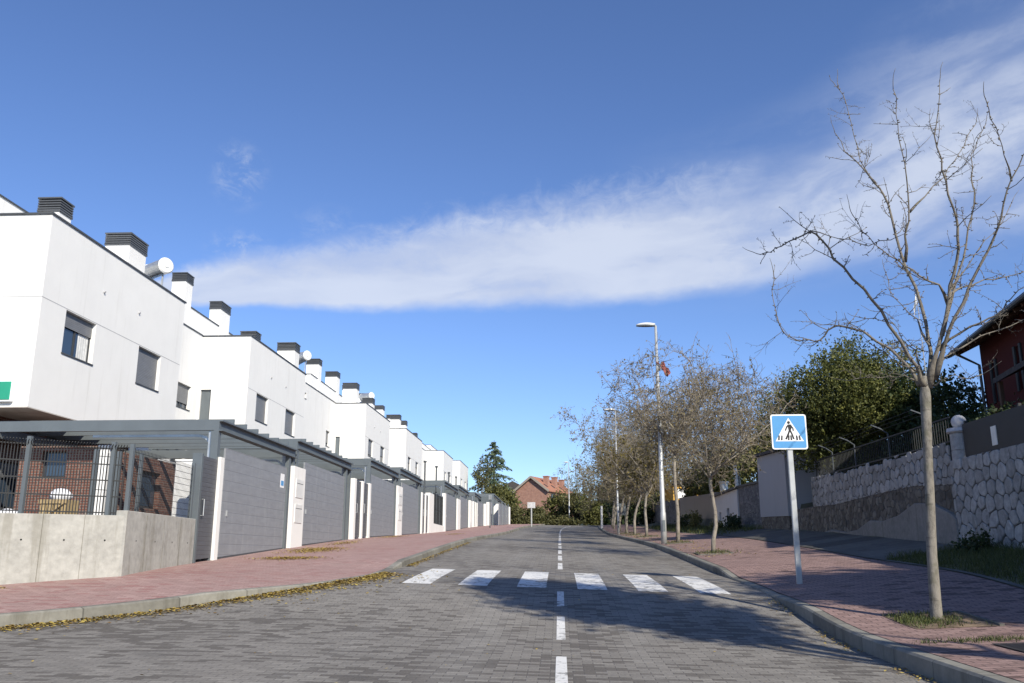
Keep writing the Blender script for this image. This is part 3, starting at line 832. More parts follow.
for i, (a_, b_, k) in enumerate((((-9.27, 14.39), (-7.74, 15.60), 3), ((-7.70, 15.60), (-7.98, 19.32), 4))):
    a_ = Vector((*a_, 0)); b_ = Vector((*b_, 0)); d_ = (b_-a_).normalized(); n_o = Vector((d_.y, -d_.x, 0))
    for j in range(k):
        q_ = a_.lerp(b_, (j+.55)/k)
        mb = MB(); mb.tube([q_-n_o*.01+Vector((0, 0, .25)), q_+n_o*.003+Vector((0, 0, .25))], .016, 8); obj('tie_hole', mb, 'dark_void', o)
    for j in range(1, k):
        q_ = a_.lerp(b_, j/k); mb = MB(); mb.obox(q_-n_o*.006+Vector((0, 0, -.1)), d_*.006, n_o*.009, Vector((0, 0, .82))); obj('formwork_seam', mb, 'kerb_stone', o)
def bar_fence(root, A, B, z0, z1, pitch, r, posts, curved=False, rails=3):
    a = Vector((*A, 0)); b = Vector((*B, 0)); L = (b-a).length; d = (b-a)/L; nr = Vector((-d.y, d.x, 0))
    mb = MB(); k = int(L/pitch)
    for i in range(k+1):
        p = a+d*(i*pitch)
        if curved: mb.tube([p+Vector((0, 0, z0)), p+Vector((0, 0, z1-.12)), p+nr*-.05+Vector((0, 0, z1-.03)), p+nr*-.13+Vector((0, 0, z1))], r, 4)
        else: mb.bar(p+Vector((0, 0, z0)), p+Vector((0, 0, z1)), r*2)
    for i in range(rails):
        z = z0+.05+(z1-.12-z0)*i/(rails-1); mb.bar(a+Vector((0, 0, z)), b+Vector((0, 0, z)), r*2.2)
    obj('mesh_panel', mb, 'fence_black', root)
    for t_ in posts:
        p = a+d*(L*t_); mb = MB(); mb.box(p.x-.035, p.x+.035, p.y-.035, p.y+.035, z0-.02, z1+.06); obj('post', mb, 'steel_paint', root)
t = thing('wire_fence', (-9.27, 14.5, .68), 'dark wire mesh fence with curled tops on the angled concrete wall', 'fence', 'fences on the corner wall')
bar_fence(t, (-13.3, 11.28), (-7.86, 15.64), .68, 1.93, .048, .0095, [0, .25, .5, .775, .97], True, 5)
t = thing('wire_fence', (-7.85, 15.8, .77), 'fine wire mesh fence panel next to the dark pedestrian gate', 'fence', 'fences on the corner wall')
bar_fence(t, (-7.80, 15.75), (-8.06, 19.2), .77, 1.92, .07, .0035, [0, .985], False, 9)
mb = MB()
for i in range(24): pass
t = thing('inner_fence', (-8.75, 17.6, .55), 'pair of dark striped steel posts standing behind the corner fence', 'fence', 'fences on the corner wall')
bar_fence(t, (-9.25, 17.2), (-8.65, 17.9), .55, 2.0, .12, .006, [0, .5, 1], False, 3)
t = thing('brick_outbuilding', (-12.9, 21.2, .3), 'low red brick outbuilding under the nearest carport behind the wire fence', 'outbuilding')
mb = MB(); mb.wall_holes((-13.3, 21.15, .3), (1, 0, 0), (0, 0, 1), 1.95, 2.32, [(.55, 1.2, 1.55, 2.2)], .18)
mb.wall_holes((-11.35, 21.15, .3), (0, 1, 0), (0, 0, 1), 6.6, 2.32, [(2.3, 3.6, .95, 1.95)], .18)
mb.quad((-13.3, 21.15, 2.62), (-11.35, 21.15, 2.62), (-11.35, 27.75, 2.62), (-13.3, 27.75, 2.62)); mb.quad((-11.35, 27.75, .3), (-13.3, 27.75, .3), (-13.3, 27.75, 2.62), (-11.35, 27.75, 2.62))
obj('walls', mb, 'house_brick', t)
mb = MB(); mb.box(-12.74, -12.11, 21.29, 21.32, 1.86, 2.49); w_ = obj('window', mb, 'window_frame', t)
mb = MB(); mb.box(-12.70, -12.15, 21.28, 21.289, 1.9, 2.45); obj('pane', mb, 'glass', w_)
mb = MB(); mb.box(-11.52, -11.49, 23.46, 24.74, 1.26, 2.24); w_ = obj('window', mb, 'window_frame', t)
mb = MB(); mb.box(-11.489, -11.48, 23.52, 24.68, 1.32, 2.18); obj('pane', mb, 'glass', w_)
def post_box(name, x0, x1, y0, y1, z0, z1, mat, label, cat, group=None):
    mb = MB(); mb.box(x0, x1, y0, y1, z0, z1-.05); mb.box(x0-.02, x1+.02, y0-.02, y1+.02, z1-.05, z1)
    o = obj(name, mb, mat); tag(o, label, cat, group); bevel(o, .006, 2); return o
post_box('white_pillar', -11.18, -10.90, 20.85, 21.1, .3, 2.60, 'white_render', 'white pillar inside the corner plot striped by slat shadows', 'pillar')
post_box('white_pillar', -9.12, -8.62, 20.62, 20.8, -.4, 2.22, 'white_render', 'square white wall end behind the fine wire mesh panel', 'pillar')

t = thing('wooden_crate', (-9.95, 17.3, .55), 'tan wooden pallet crate leaning open behind the dark wire fence', 'crate')
mb = MB()
for i in range(4): mb.box(-10.15+i*.13, -10.04+i*.13, 17.0, 17.02, .56, 1.06)
obj('front_boards', mb, 'pallet_wood', t)
mb = MB(); mb.bar((-10.17, 16.98, .6), (-9.65, 16.98, 1.0), .09, .02); mb.box(-10.19, -9.63, 16.975, 16.995, .56, .64); mb.box(-10.19, -9.63, 16.975, 16.995, .98, 1.06); obj('braces', mb, 'pallet_wood', t)
mb = MB()
for x in (-10.17, -9.67): mb.box(x, x+.02, 17.02, 17.5, .56, 1.06)
mb.box(-10.17, -9.65, 17.48, 17.5, .56, 1.06); mb.box(-10.15, -9.67, 17.02, 17.48, .56, .6); obj('side_boards', mb, 'pallet_wood', t)
def sack(x, y, z, sx, sy, sz, label):
    r = random.Random(int(x*100)); mb = MB(); mb.sphere((x, y, z+sz*.8), 1, 18, 12, sx, sy, sz, .09, r)
    o = obj('sack', mb, 'sack'); weld(o); o.data.polygons.foreach_set('use_smooth', [True]*len(o.data.polygons)); tag(o, label, 'sack')
sack(-9.88, 17.2, 1.03, .22, .18, .14, 'white and blue plastic sack lying on top of the wooden crate')
sack(-10.75, 16.9, .55, .30, .24, .18, 'white sack slumped on the ground left of the wooden crate')

# ------------------------------------------------------------------ carports, garage doors, gates, pillars along the pavement
def gx(y): return cx(y)-8.0
def carport(y0, y1, zt, label, xf=0., depth=4.75, arc=True):
    X = -8.0+xf; B = X-depth; zg = zleft(y0)
    t = thing('carport', (X-.1, y0, zg), label, 'carport', 'steel carports in front of the white houses')
    for x in (X-.12, B+.2):
        for y in (y0+.08, y1-.09):
            mb = MB(); mb.box(x-.09, x+.09, y-.08, y+.08, zleft(y)-.2, zt-.26); obj('post', mb, 'steel_paint', t)
    mb = MB(); mb.box(X-.15, X-.03, y0, y1, zt-.26, zt); mb.box(X-.03, X+.06, y0, y1, zt-.035, zt+.003); mb.box(X-.03, X+.06, y0, y1, zt-.26, zt-.235); obj('front_beam', mb, 'steel_paint', t)
    mb = MB(); mb.box(B+.03, B+.15, y0, y1, zt-.26, zt); obj('back_beam', mb, 'steel_paint', t)
    for y in (y0, y1-.11):
        mb = MB(); mb.box(B+.15, X-.15, y+.002, y+.11, zt-.245, zt+.002); obj('side_beam', mb, 'steel_paint', t)
    n_ = max(3, int((y1-y0)/.78))
    for i in range(1, n_):
        y = y0+(y1-y0)*i/n_
        mb = MB(); mb.box(B-.1, X-.005, y-.03, y+.03, zt+.004, zt+.145); obj('rafter', mb, 'steel_paint', t)
    if arc:
        for y in (y0+.24, y1-.26):
            mb = MB(); r = .34; P = [(X-.27, y, zleft(y)+.3), (X-.27, y, zt-.68)]+[(X-.27-r+r*math.cos(a), y, zt-.68+r*math.sin(a)) for a in [PI/2*k/6 for k in range(1, 7)]]+[(X-3.2, y, zt-.34)]
            for a, b in zip(P, P[1:]): mb.bar(a, b, .06, .035, up=(0, 1, 0))
            mb.box(X-.29, X-.17, y-.18, y-.165, zt-1.1, zt-.10); obj('door_track', mb, 'galvanised', t)
    return t
def garage_door(y0, y1, ztop, label, xf=0., sticker=False, post=True):
    X = gx(y0)+xf
    t = thing('garage_door', (X, y0, zleft(y0)), label, 'garage door', 'grey garage doors along the pavement')
    mb = MB(); mb.extr([(y0, zleft(y0)+.04), (y1, zleft(y1)+.03), (y1, ztop), (y0, ztop)], 'yz', X-.10, X-.05); obj('panel', mb, 'door_panel', t)
    mb = MB(); mb.extr([(y0, zleft(y0)-.1), (y1, zleft(y1)-.1), (y1, zleft(y1)+.035), (y0, zleft(y0)+.045)], 'yz', X-.115, X-.045); obj('bottom_seal', mb, 'dark_steel', t)
    if post:
        mb = MB(); mb.box(X-.12, X-.0, y1+.02, y1+.20, zleft(y1)-.2, ztop+.38); obj('guide_post', mb, 'steel_paint', t)
    mb = MB(); mb.box(X-.05, X-.02, y0+.3, y0+.34, zleft(y0)+1.0, zleft(y0)+1.14); obj('lock', mb, 'galvanised', t)
    if sticker:
        mb = MB(); mb.box(X-.05, X-.046, y1-.55, y1-.2, ztop-.62, ztop-.22); s_ = obj('notice', mb, 'sign_white', t)
        mb = MB(); mb.box(X-.046, X-.043, y1-.50, y1-.25, ztop-.56, ztop-.42); obj('notice_print', mb, 'sign_blue', s_)
    return t
def gate_pillar(y0, y1, ztop, label, boxes=True, w=.55):
    X = gx(y0)+.03
    t = thing('gate_pillar', (X, y0, zleft(y0)), label, 'pillar', 'white gate pillars along the pavement')
    mb = MB(); mb.box(X-w, X, y0, y1, zleft(y0)-.2, ztop); o = obj('shaft', mb, 'white_render', t); bevel(o, .008, 2)
    if boxes:
        for z in (zleft(y0)+.75, zleft(y0)+1.50):
            mb = MB(); mb.box(X, X+.018, y0+.22, y1-.22, z, z+.55); o = obj('letterbox', mb, 'white_metal', t)
            mb = MB(); mb.box(X+.018, X+.022, y0+.28, y1-.28, z+.42, z+.435); obj('slot', mb, 'dark_steel', o)
def slim_post(y0, y1, ztop, label, mat='white_render'):
    X = gx(y0)+.04; mb = MB(); mb.box(X-.22, X, y0, y1, zleft(y0)-.2, ztop); o = obj('gate_post', mb, mat); bevel(o, .006, 2)
    tag(o, label, 'gate post', 'slim gate posts along the pavement')
def ped_gate(y0, y1, ztop, label):
    X = gx(y0)
    t = thing('pedestrian_gate', (X, y0, zleft(y0)), label, 'gate', 'pedestrian gates along the pavement')
    mb = MB(); mb.extr([(y0, zleft(y0)+.06), (y1, zleft(y1)+.06), (y1, ztop), (y0, ztop)], 'yz', X-.06, X-.02); obj('panel', mb, 'plank_panel', t)
    z = zleft(y0)+1.2
    mb = MB(); y = y0+.18
    mb.tube([(X-.02, y, z-.18), (X+.04, y, z-.18), (X+.04, y, z+.18), (X-.02, y, z+.18)], .013, 8); obj('handle', mb, 'galvanised', t)
    mb = MB(); mb.box(X-.02, X-.012, y-.03, y+.05, z-.25, z+.22); obj('lock_plate', mb, 'dark_steel', t)

# first carport, beside the corner plot
slim_post(19.34, 19.44, 2.22, 'thin grey steel post between mesh fence and nearest pedestrian gate', 'steel_paint')
ped_gate(19.47, 20.42, 2.18, 'nearest dark plank pedestrian gate, beside the bare concrete wall')
slim_post(20.45, 20.68, 2.25, 'white concrete post between the nearest pedestrian gate and nearest garage door', 'white_render')
carport(20.35, 26.55, 3.12, 'nearest grey steel carport, its side beam running in front of the corner plot', depth=6.2)
garage_door(20.95, 25.85, 2.52, 'nearest grey boarded garage door with a small white and blue notice', sticker=True)
gate_pillar(26.35, 27.55, 2.62, 'nearest broad white gate pillar with two letterbox plates')
carport(26.7, 33.9, 3.44, 'second grey steel carport from the camera, behind the nearest letterbox pillar')
garage_door(27.7, 33.0, 2.86, 'second garage door from the camera, right after the nearest letterbox pillar')
def pair(y, zt, w1, w2):
    slim_post(y, y+.35, zt, 'white slim post on the near side of the '+w1+' pair of pedestrian gates'); ped_gate(y+.4, y+1.4, zt-.04, 'nearer gate of the '+w1+' pair of slim dark pedestrian gates'+w2)
    slim_post(y+1.45, y+1.7, zt, 'white slim post in the middle of the '+w1+' pair of pedestrian gates'); ped_gate(y+1.75, y+2.75, zt-.02, 'farther gate of the '+w1+' pair of slim dark pedestrian gates'+w2)
    slim_post(y+2.8, y+3.1, zt+.02, 'white slim post on the far side of the '+w1+' pair of pedestrian gates')
pair(34.3, 2.92, 'first', ' up the pavement')
carport(37.4, 44.1, 3.96, 'third grey steel carport, after the first pair of pedestrian gates')
garage_door(37.6, 43.2, 3.36, 'third garage door, just after the first pair of pedestrian gates')
gate_pillar(43.75, 45.1, 3.35, 'second white letterbox pillar, between the third and fourth garage doors')
carport(44.5, 51.6, 4.26, 'fourth grey steel carport, beyond the second letterbox pillar')
garage_door(45.25, 50.7, 3.62, 'fourth garage door, beyond the second letterbox pillar')
pair(51.5, 3.55, 'second', ' beside the barred white wall')
mb = MB(); mb.box(-8.25, -8.0, 54.8, 61.9, 1.0, 1.95); mb.box(-8.27, -7.98, 54.8, 56.6, 1.0, 3.75); o = obj('garden_wall', mb, 'white_render'); tag(o, 'white garden wall carrying a dark barred panel after the second gate pair', 'wall')
t = thing('barred_panel', (-8.1, 56.6, 1.95), 'dark barred fence panel on the low white garden wall', 'fence')
bar_fence(t, (-8.1, 56.75), (-8.1, 61.7), 1.95, 3.9, .16, .025, [0, .33, .66, 1], False, 3)
carport(62.0, 70.4, 5.02, 'fifth grey steel carport, after the barred white garden wall', depth=4.6)
slim_post(61.95, 62.6, 4.2, 'white post at the start of the fifth carport')
garage_door(63.0, 69.0, 4.3, 'fifth garage door, after the barred white garden wall')
gate_pillar(69.7, 71.6, 4.3, 'third white letterbox pillar, beside the fifth garage door', False)
carport(70.9, 79.0, 5.38, 'sixth grey steel carport along the garage row')
garage_door(71.9, 77.6, 4.65, 'sixth garage door, between the third and fourth white pillars')
gate_pillar(78.4, 80.4, 4.7, 'fourth white pillar, before the third gate pair', False)
pair(81.0, 4.75, 'third', ' far up the pavement')
carport(84.6, 91.5, 5.75, 'seventh grey steel carport along the garage row')
garage_door(84.9, 90.6, 5.05, 'seventh garage door, after the third gate pair')
gate_pillar(91.3, 93.2, 5.1, 'fifth white pillar, after the seventh garage door', False)
# last block, standing a little nearer the road
def end_block():
    o = Vector((-7.4, 96, 0))
    carport(96.0, 116.5, 6.35, 'last grey carport of the row, low flat and nearer the road', xf=.95, depth=4.2, arc=False)
    gate_pillar(96.2, 97.6, 5.55, 'sixth white pillar, at the near corner of the last carport', False)
    mb = MB(); mb.box(-12.0, -7.2, 96.4, 96.6, 2.6, 4.3); q = obj('end_wall', mb, 'tan_render'); tag(q, 'beige low side wall under the last carport', 'wall')
    for i, (a, b) in enumerate(((97.9, 102.6), (104.4, 109.2), (110.8, 115.2))): garage_door(a, b, 5.6+.2*i, ['eighth', 'ninth', 'tenth'][i]+' garage door, under the last low carport', xf=.75-.3*i)
    gate_pillar(102.9, 104.2, 5.75, 'seventh white pillar, in the middle of the last carport', False)
    gate_pillar(109.4, 110.6, 5.9, 'eighth white pillar, second from the far end of the row', False)
    gate_pillar(115.4, 116.6, 6.05, 'ninth white pillar, at the far end of the row', False)
end_block()
for i, (x, y, z) in enumerate(((-9.2, 60.5, 5.0), (-9.2, 66.2, 5.2), (-9.3, 74.6, 5.5), (-9.3, 79.9, 5.6))):
    mb = MB(); mb.tube([(x, y, zleft(y)), (x, y, z+1.2)], .06, 8); mb.tube([(x, y, z+1.2), (x, y, z+1.32)], .11, 8)
    o = obj('flue_pipe', mb, 'dark_steel'); tag(o, ORD[i]+' thin dark flue pipe rising through the carports, counted from the camera', 'pipe', 'dark flue pipes above the carports')
# ------------------------------------------------------------------ stone walls and buildings on the right
def ragged(y0, y1, z, step, amp, r):
    """wall-top outline with uneven stones"""
    P = []; y = y0
    while y < y1-1e-6:
        w_ = min(step*r.uniform(.7, 1.3), y1-y); h = z+r.uniform(-amp, amp)
        P += [(y+.012, h-.02), (y+.05, h), (y+w_-.05, h+r.uniform(-.02, .02)), (y+w_-.012, h-.02)]; y += w_
    return P
r4 = random.Random(4)
def clip(P, n_, d):
    """part of a polygon where p.n <= d"""
    out = []
    for i in range(len(P)):
        p, q = P[i], P[(i+1) % len(P)]; a, b_ = p.dot(n_)-d, q.dot(n_)-d
        if a <= 0: out.append(p)
        if a*b_ < 0: out.append(p.lerp(q, a/(a-b_)))
    return out
def laid_stones(mb, r, xf, y0, y1, zb, zt, row, wmin, wmax, joint=.014, rag=0., bulge=(.015, .042), jit=.30):
    """hand-fitted stones: every stone an irregular chamfered block standing proud of the mortar"""
    w_ = (wmin+wmax)/2; zlo = min(zb(y0), zb(y1), zb((y0+y1)/2))-row; zhi = max(zt(y0), zt(y1))+row
    S = {}
    for i in range(int((zhi-zlo)/row)+2):
        for j in range(-1, int((y1-y0)/w_)+3):
            S[i, j] = Vector((y0+(j+(.5 if i % 2 else 0)+r.uniform(-jit, jit))*w_, zlo+(i+r.uniform(-jit, jit))*row))
    for (i, j), c in S.items():
        P = [c+Vector(q) for q in ((-w_*1.6, -row*1.6), (w_*1.6, -row*1.6), (w_*1.6, row*1.6), (-w_*1.6, row*1.6))]
        jt = joint*r.uniform(.6, 1.4)
        for di in (-2, -1, 0, 1, 2):
            for dj in (-2, -1, 0, 1, 2):
                o = S.get((i+di, j+dj))
                if o is None or (di == 0 and dj == 0) or len(P) < 3: continue
                nn = (o-c).normalized(); P = clip(P, nn, ((o+c)/2).dot(nn)-jt)
        yc = max(y0, min(y1, c.x)); top = zt(yc)+(r.uniform(-rag, rag) if rag else 0)
        for nn, d in ((Vector((1, 0)), y1-.004), (Vector((-1, 0)), -y0-.004), (Vector((0, 1)), top), (Vector((0, -1)), -zb(yc))):
            if len(P) >= 3: P = clip(P, nn, d)
        if len(P) < 3: continue
        m_ = sum(P, Vector((0, 0)))/len(P)
        if max((q-m_).length for q in P) < .05 or min((q-m_).length for q in P) < .012: continue
        # round the corners a little
        Q = []
        for q in range(len(P)):
            p0, p1, p2 = P[q-1], P[q], P[(q+1) % len(P)]; t_ = r.uniform(.12, .26)
            Q += [p1.lerp(p0, t_), p1.lerp(p2, t_)]
        P = Q; d = r.uniform(*bulge); base = len(mb.v); k = len(P)
        tilt = Vector((r.uniform(-.05, .05), r.uniform(-.05, .05)))
        for sc, dx in ((1., .01), (.975, -d*.6), (.87, -d)):
            for q in P:
                v = m_+(q-m_)*sc; mb.v.append((xf+dx+((v-m_).dot(tilt)+r.uniform(-.004, .004) if sc < 1 else 0), v.x, v.y))
        mb.v.append((xf-d*r.uniform(.95, 1.2), m_.x, m_.y))
        for lv in range(2):
            for q in range(k):
                e = base+lv*k+q; f = base+lv*k+(q+1) % k; mb.f.append((e, e+k, f+k, f)); mb.m.append(0)
        for q in range(k): mb.f.append((base+2*k+q, base+3*k, base+2*k+(q+1) % k)); mb.m.append(0)
t = thing('stone_wall', (9.0, 10, -.5), 'pale stone retaining wall at the right edge, below the dark board fence', 'wall', 'stone walls on the right')
mb = MB(); mb.extr([(-8., -1.6), (21.0, -1.2), (21.0, 2.06), (-8, 2.06)], 'yz', 9.05, 9.3); obj('mortar_core', mb, 'mortar', t)
mb = MB(); laid_stones(mb, r4, 9.05, -8, 21.0, lambda y: pz(y)+.2, lambda y: 2.12, .31, .24, .46, joint=.009, bulge=(.012, .032)); obj('stones', mb, 'block_stone', t)
t = thing('stone_wall', (9.05, 27, -.2), 'stone wall behind the crossing sign, white stones over brown rubble', 'wall', 'stone walls on the right')
mb = MB(); mb.extr([(21.05, -.8), (35.75, -.2), (35.75, 1.70), (32.6, 1.70), (32.6, 2.52), (21.05, 2.38)], 'yz', 9.11, 9.4); obj('mortar_core', mb, 'mortar', t)
lowf = lambda y: interp(y, [(21, 1.58), (23.5, 1.72), (26, 1.70), (30, 1.62), (35.8, 1.74)])
mb = MB(); laid_stones(mb, r4, 9.11, 21.05, 32.6, lowf, lambda y: 2.52+.012*(y-22), .29, .26, .44, joint=.009, rag=.08, jit=.24, bulge=(.012, .034)); obj('white_courses', mb, 'block_stone', t)
mb = MB(); laid_stones(mb, r4, 9.12, 21.05, 35.75, lambda y: pz(y)+.3, lambda y: lowf(y)-.01, .19, .18, .34, joint=.010, bulge=(.01, .035), jit=.36); obj('rubble_base', mb, 'rubble_block', t)
mb = MB(); P = [(20.9, -.8), (31.8, -.2), (31.8, .72), (30.4, .82), (28.9, .70), (27.8, .74), (26.6, .98), (25.6, .92), (24.4, 1.02), (23.2, 1.28), (22.2, 1.22), (21.2, .95), (20.9, .8)]
mb.extr(P, 'yz', 8.99, 9.13); o = obj('cement_patch', mb, 'rough_cement', t); bevel(o, .03, 2)
t = thing('ball_pillar', (9.15, 20.6, 0), 'round white stone pillar topped by a ball between the two stone walls', 'pillar')
mb = MB(); zq = [1.9, 2.32, 2.72]; pp = []; rr_ = []
for a_, b_ in zip(zq, zq[1:]):
    k_ = .225+r4.uniform(-.006, .008); pp += [(9.22, 20.68, a_), (9.22, 20.68, a_+.015), (9.22, 20.68, b_-.015), (9.22, 20.68, b_)]; rr_ += [.205, k_, k_, .205]
mb.tube(pp, rr_, 20); obj('shaft', mb, 'block_stone', t)
mb = MB(); mb.tube([(9.22, 20.68, 2.72), (9.22, 20.68, 2.75), (9.22, 20.68, 2.83)], [.25, .29, .27], 24); obj('capital', mb, 'stone_ball', t)
mb = MB(); mb.sphere((9.22, 20.68, 2.98), .165, 22, 14); obj('ball', mb, 'stone_ball', t, True)
t = thing('board_fence', (9.2, 15, 2.1), 'dark sheeted fence on the right stone wall carrying a small pale notice', 'fence')
mb = MB(); mb.box(9.15, 9.17, -6, 20.38, 2.10, 2.88); obj('sheet', mb, 'fence_black', t)
for y in [20.3-2.4*i for i in range(11)]:
    mb = MB(); mb.box(9.17, 9.23, y-.03, y+.03, 2.06, 2.95); obj('post', mb, 'fence_black', t)
mb = MB(); mb.box(9.135, 9.15, 18.84, 19.06, 2.24, 2.64); obj('notice', mb, 'paper', t)
t = thing('railing', (9.25, 28, 2.6), 'dark metal railing with bent barbed-wire arms above the ragged white stone wall', 'fence')
mb = MB()
for z in (.06, .62): mb.bar((9.25, 21.2, 2.55+z), (9.25, 32.5, 2.68+z), .035)
y = 21.3
while y < 32.5:
    z = 2.55+.012*(y-21.2); mb.bar((9.25, y, z-.15), (9.25, y, z+.6), .014); y += .14
obj('bars', mb, 'fence_black', t)
for y in (22.3, 25.2, 28.1, 30.4, 32.4):
    z = 2.55+.012*(y-21.2); mb = MB(); mb.tube([(9.25, y, z-.3), (9.25, y, z+.72), (9.05, y, z+.86), (8.80, y, z+.96)], .024, 7); obj('post', mb, 'dark_steel', t)
mb = MB()
for k in range(3):
    for a, b in ((22.3, 25.2), (25.2, 28.1), (28.1, 30.4), (30.4, 32.4)):
        za, zb = 2.55+.012*(a-21.2), 2.55+.012*(b-21.2)
        mb.bar((9.1-.13*k, a, za+.84+.06*k), (9.1-.13*k, b, zb+.84+.06*k), .008)
obj('barbed_wire', mb, 'fence_black', t)

t = thing('garage_block', (9.2, 36, 0), 'plain grey rendered garage block with a dark sloping roof edge behind the crossing sign', 'building')
mb = MB(); mb.extr([(35.8, 1.5), (40.7, 1.65), (40.7, 4.32), (35.8, 4.08)], 'yz', 9.0, 13.5); obj('walls', mb, 'grey_render', t)
mb = MB(); mb.extr([(35.8, -.3), (40.7, -.1), (40.7, 1.645), (35.8, 1.495)], 'yz', 9.03, 13.45); obj('plinth', mb, 'rubble_stone', t)
mb = MB(); mb.extr([(35.6, 4.08), (40.9, 4.33), (40.9, 4.45), (35.6, 4.20)], 'yz', 8.85, 13.7); obj('roof', mb, 'dark_tile', t)
mb = MB(); mb.extr([(40.75, -.2), (46.9, .2), (46.9, 3.4), (40.75, 3.22)], 'yz', 9.3, 9.65); o = obj('stone_wall', mb, 'grey_stone'); tag(o, 'dark grey rubble stone wall between the grey garage block and the white shed', 'wall', 'stone walls on the right')
mb = MB(); mb.extr([(40.7, 3.23), (46.95, 3.405), (46.95, 3.50), (40.7, 3.33)], 'yz', 9.22, 9.72); obj('coping', mb, 'strip_concrete', o)
t = thing('white_shed', (9.3, 50, .8), 'low white rendered shed with two small dark windows in its street wall', 'shed')
mb = MB(); mb.wall_holes((9.25, 54.4, .3), (0, -1, 0), (0, 0, 1), 7.4, 3.05, [(1.9, 2.5, 1.35, 2.1), (4.3, 5.0, 1.5, 2.2)], .15)
mb.quad((9.25, 47, .3), (13, 47, .3), (13, 47, 3.35), (9.25, 47, 3.35)); mb.quad((13, 54.4, .3), (9.25, 54.4, .3), (9.25, 54.4, 3.35), (13, 54.4, 3.35)); obj('walls', mb, 'old_white_render', t)
for a, b, c, d in ((51.9, 52.5, 1.65, 2.4), (49.4, 50.1, 1.8, 2.5)):
    mb = MB(); mb.box(9.36, 9.40, a, b, c, d); w_ = obj('window', mb, 'window_frame', t)
    mb = MB(); mb.box(9.345, 9.36, a+.05, b-.05, c+.05, d-.05); obj('pane', mb, 'glass', w_)
mb = MB(); mb.box(9.1, 13.1, 46.95, 54.5, 3.352, 3.47); obj('roof', mb, 'strip_concrete', t)
for y, h, rr, lab in ((49.9, 4.75, .16, 'thick pale flue standing on the white shed roof'), (54.1, 4.2, .24, 'short white chimney stub at the far end of the white shed')):
    mb = MB(); mb.tube([(9.9, y, 3.46), (9.9, y, h)], rr, 12); mb.tube([(9.9, y, h), (9.9, y, h+.1)], rr*1.25, 12); o = obj('flue', mb, 'galvanised'); tag(o, lab, 'flue')
mb = MB(); mb.extr([(54.6, .6), (70.6, 1.2), (70.6, 4.35), (57, 3.75), (54.6, 3.7)], 'yz', 9.4, 9.7); o = obj('garden_wall', mb, 'tan_render'); tag(o, 'long tan rendered garden wall rising beyond the white shed', 'wall')
mb = MB(); mb.extr([(70.7, 1.2), (100, 2.6), (100, 5.6), (70.7, 4.2)], 'yz', 9.2, 9.5); o = obj('garden_wall', mb, 'grey_stone'); tag(o, 'dark stone garden wall far up the right pavement behind the young trees', 'wall')
t = thing('yellow_house', (11, 78, 3), 'bright yellow house front glimpsed behind the lamp post and garden wall', 'house')
mb = MB(); mb.box(9.75, 16, 77, 84, 2, 5.85); obj('walls', mb, 'yellow_render', t)
mb = MB(); mb.box(10.1, 10.9, 76.93, 76.99, 4.7, 5.5); w_ = obj('window', mb, 'sign_white', t)
mb = MB(); mb.extr([(9.4, 5.9), (12.8, 7.0), (16.4, 5.9)], 'xz', 76.7, 84.3); obj('roof', mb, 'dark_tile', t)

# the red house above the wall: its long eave runs beside the street, slightly turned away
t = thing('red_house', (13.1, 28, 1.9), 'dark red house with slit windows and a deep dark eave above the right stone wall', 'house')
HA = Vector((-.151, -.989, 0)).normalized(); HN = Vector((-.989, .151, 0)).normalized(); H0 = Vector((13.5, 28.2, 0)); UPV = Vector((0, 0, 1))
hp = lambda u, v, z: H0+HA*u-HN*v+UPV*z           # u along the eave towards the viewer, v into the house
HL, HD, hb, he, hr = 9.2, 8.5, .9, 6.62, 8.9
wins = [(1.0, 1.28, 3.62, 4.86), (3.12, 3.42, 3.62, 4.86), (6.2, 7.4, 3.3, 4.7)]
mb = MB(); mb.wall_holes(hp(0, 0, hb), HA, UPV, HL, he-hb, [(a, b, c, d) for a, b, c, d in wins], .2)
mb.v[:] = mb.v
mb.poly([hp(HL, 0, hb), hp(HL, HD, hb), hp(HL, HD, he), hp(HL, HD/2, hr), hp(HL, 0, he)]); mb.poly([hp(0, HD, hb), hp(0, 0, hb), hp(0, 0, he), hp(0, HD/2, hr), hp(0, HD, he)])
mb.quad(hp(HL, HD, hb), hp(0, HD, hb), hp(0, HD, he), hp(HL, HD, he)); obj('walls', mb, 'red_render', t)
for a, b, c, d in wins:
    mb = MB(); mb.obox(hp((a+b)/2, .17, hb+(c+d)/2), HA*(b-a)/2, HN*.02, UPV*(d-c)/2); w_ = obj('window', mb, 'window_frame', t)
    mb = MB(); mb.obox(hp((a+b)/2, .145, hb+(c+d)/2), HA*((b-a)/2-.04), HN*.004, UPV*((d-c)/2-.04)); obj('pane', mb, 'glass', w_)
    for sx in (a-.09, b+.09):
        mb = MB(); mb.obox(hp(sx, -.03, hb+(c+d)/2), HA*.075, HN*.02, UPV*((d-c)/2+.02)); obj('shutter', mb, 'window_frame', w_)
sl_ = (hr-he)/(HD/2); ov = .75
mb = MB()
for v0, v1 in ((-ov, HD/2), (HD+ov, HD/2)):
    z0 = he-ov*sl_+.05; Pq = [hp(-.5, v0, z0), hp(HL+.5, v0, z0), hp(HL+.5, v1, hr+.05), hp(-.5, v1, hr+.05)]; Qq = [x+UPV*.2 for x in Pq]
    mb.poly(Pq); mb.poly(Qq)
    for i in range(4): mb.quad(Pq[i], Pq[(i+1) % 4], Qq[(i+1) % 4], Qq[i])
rf = obj('roof', mb, 'dark_tile', t)
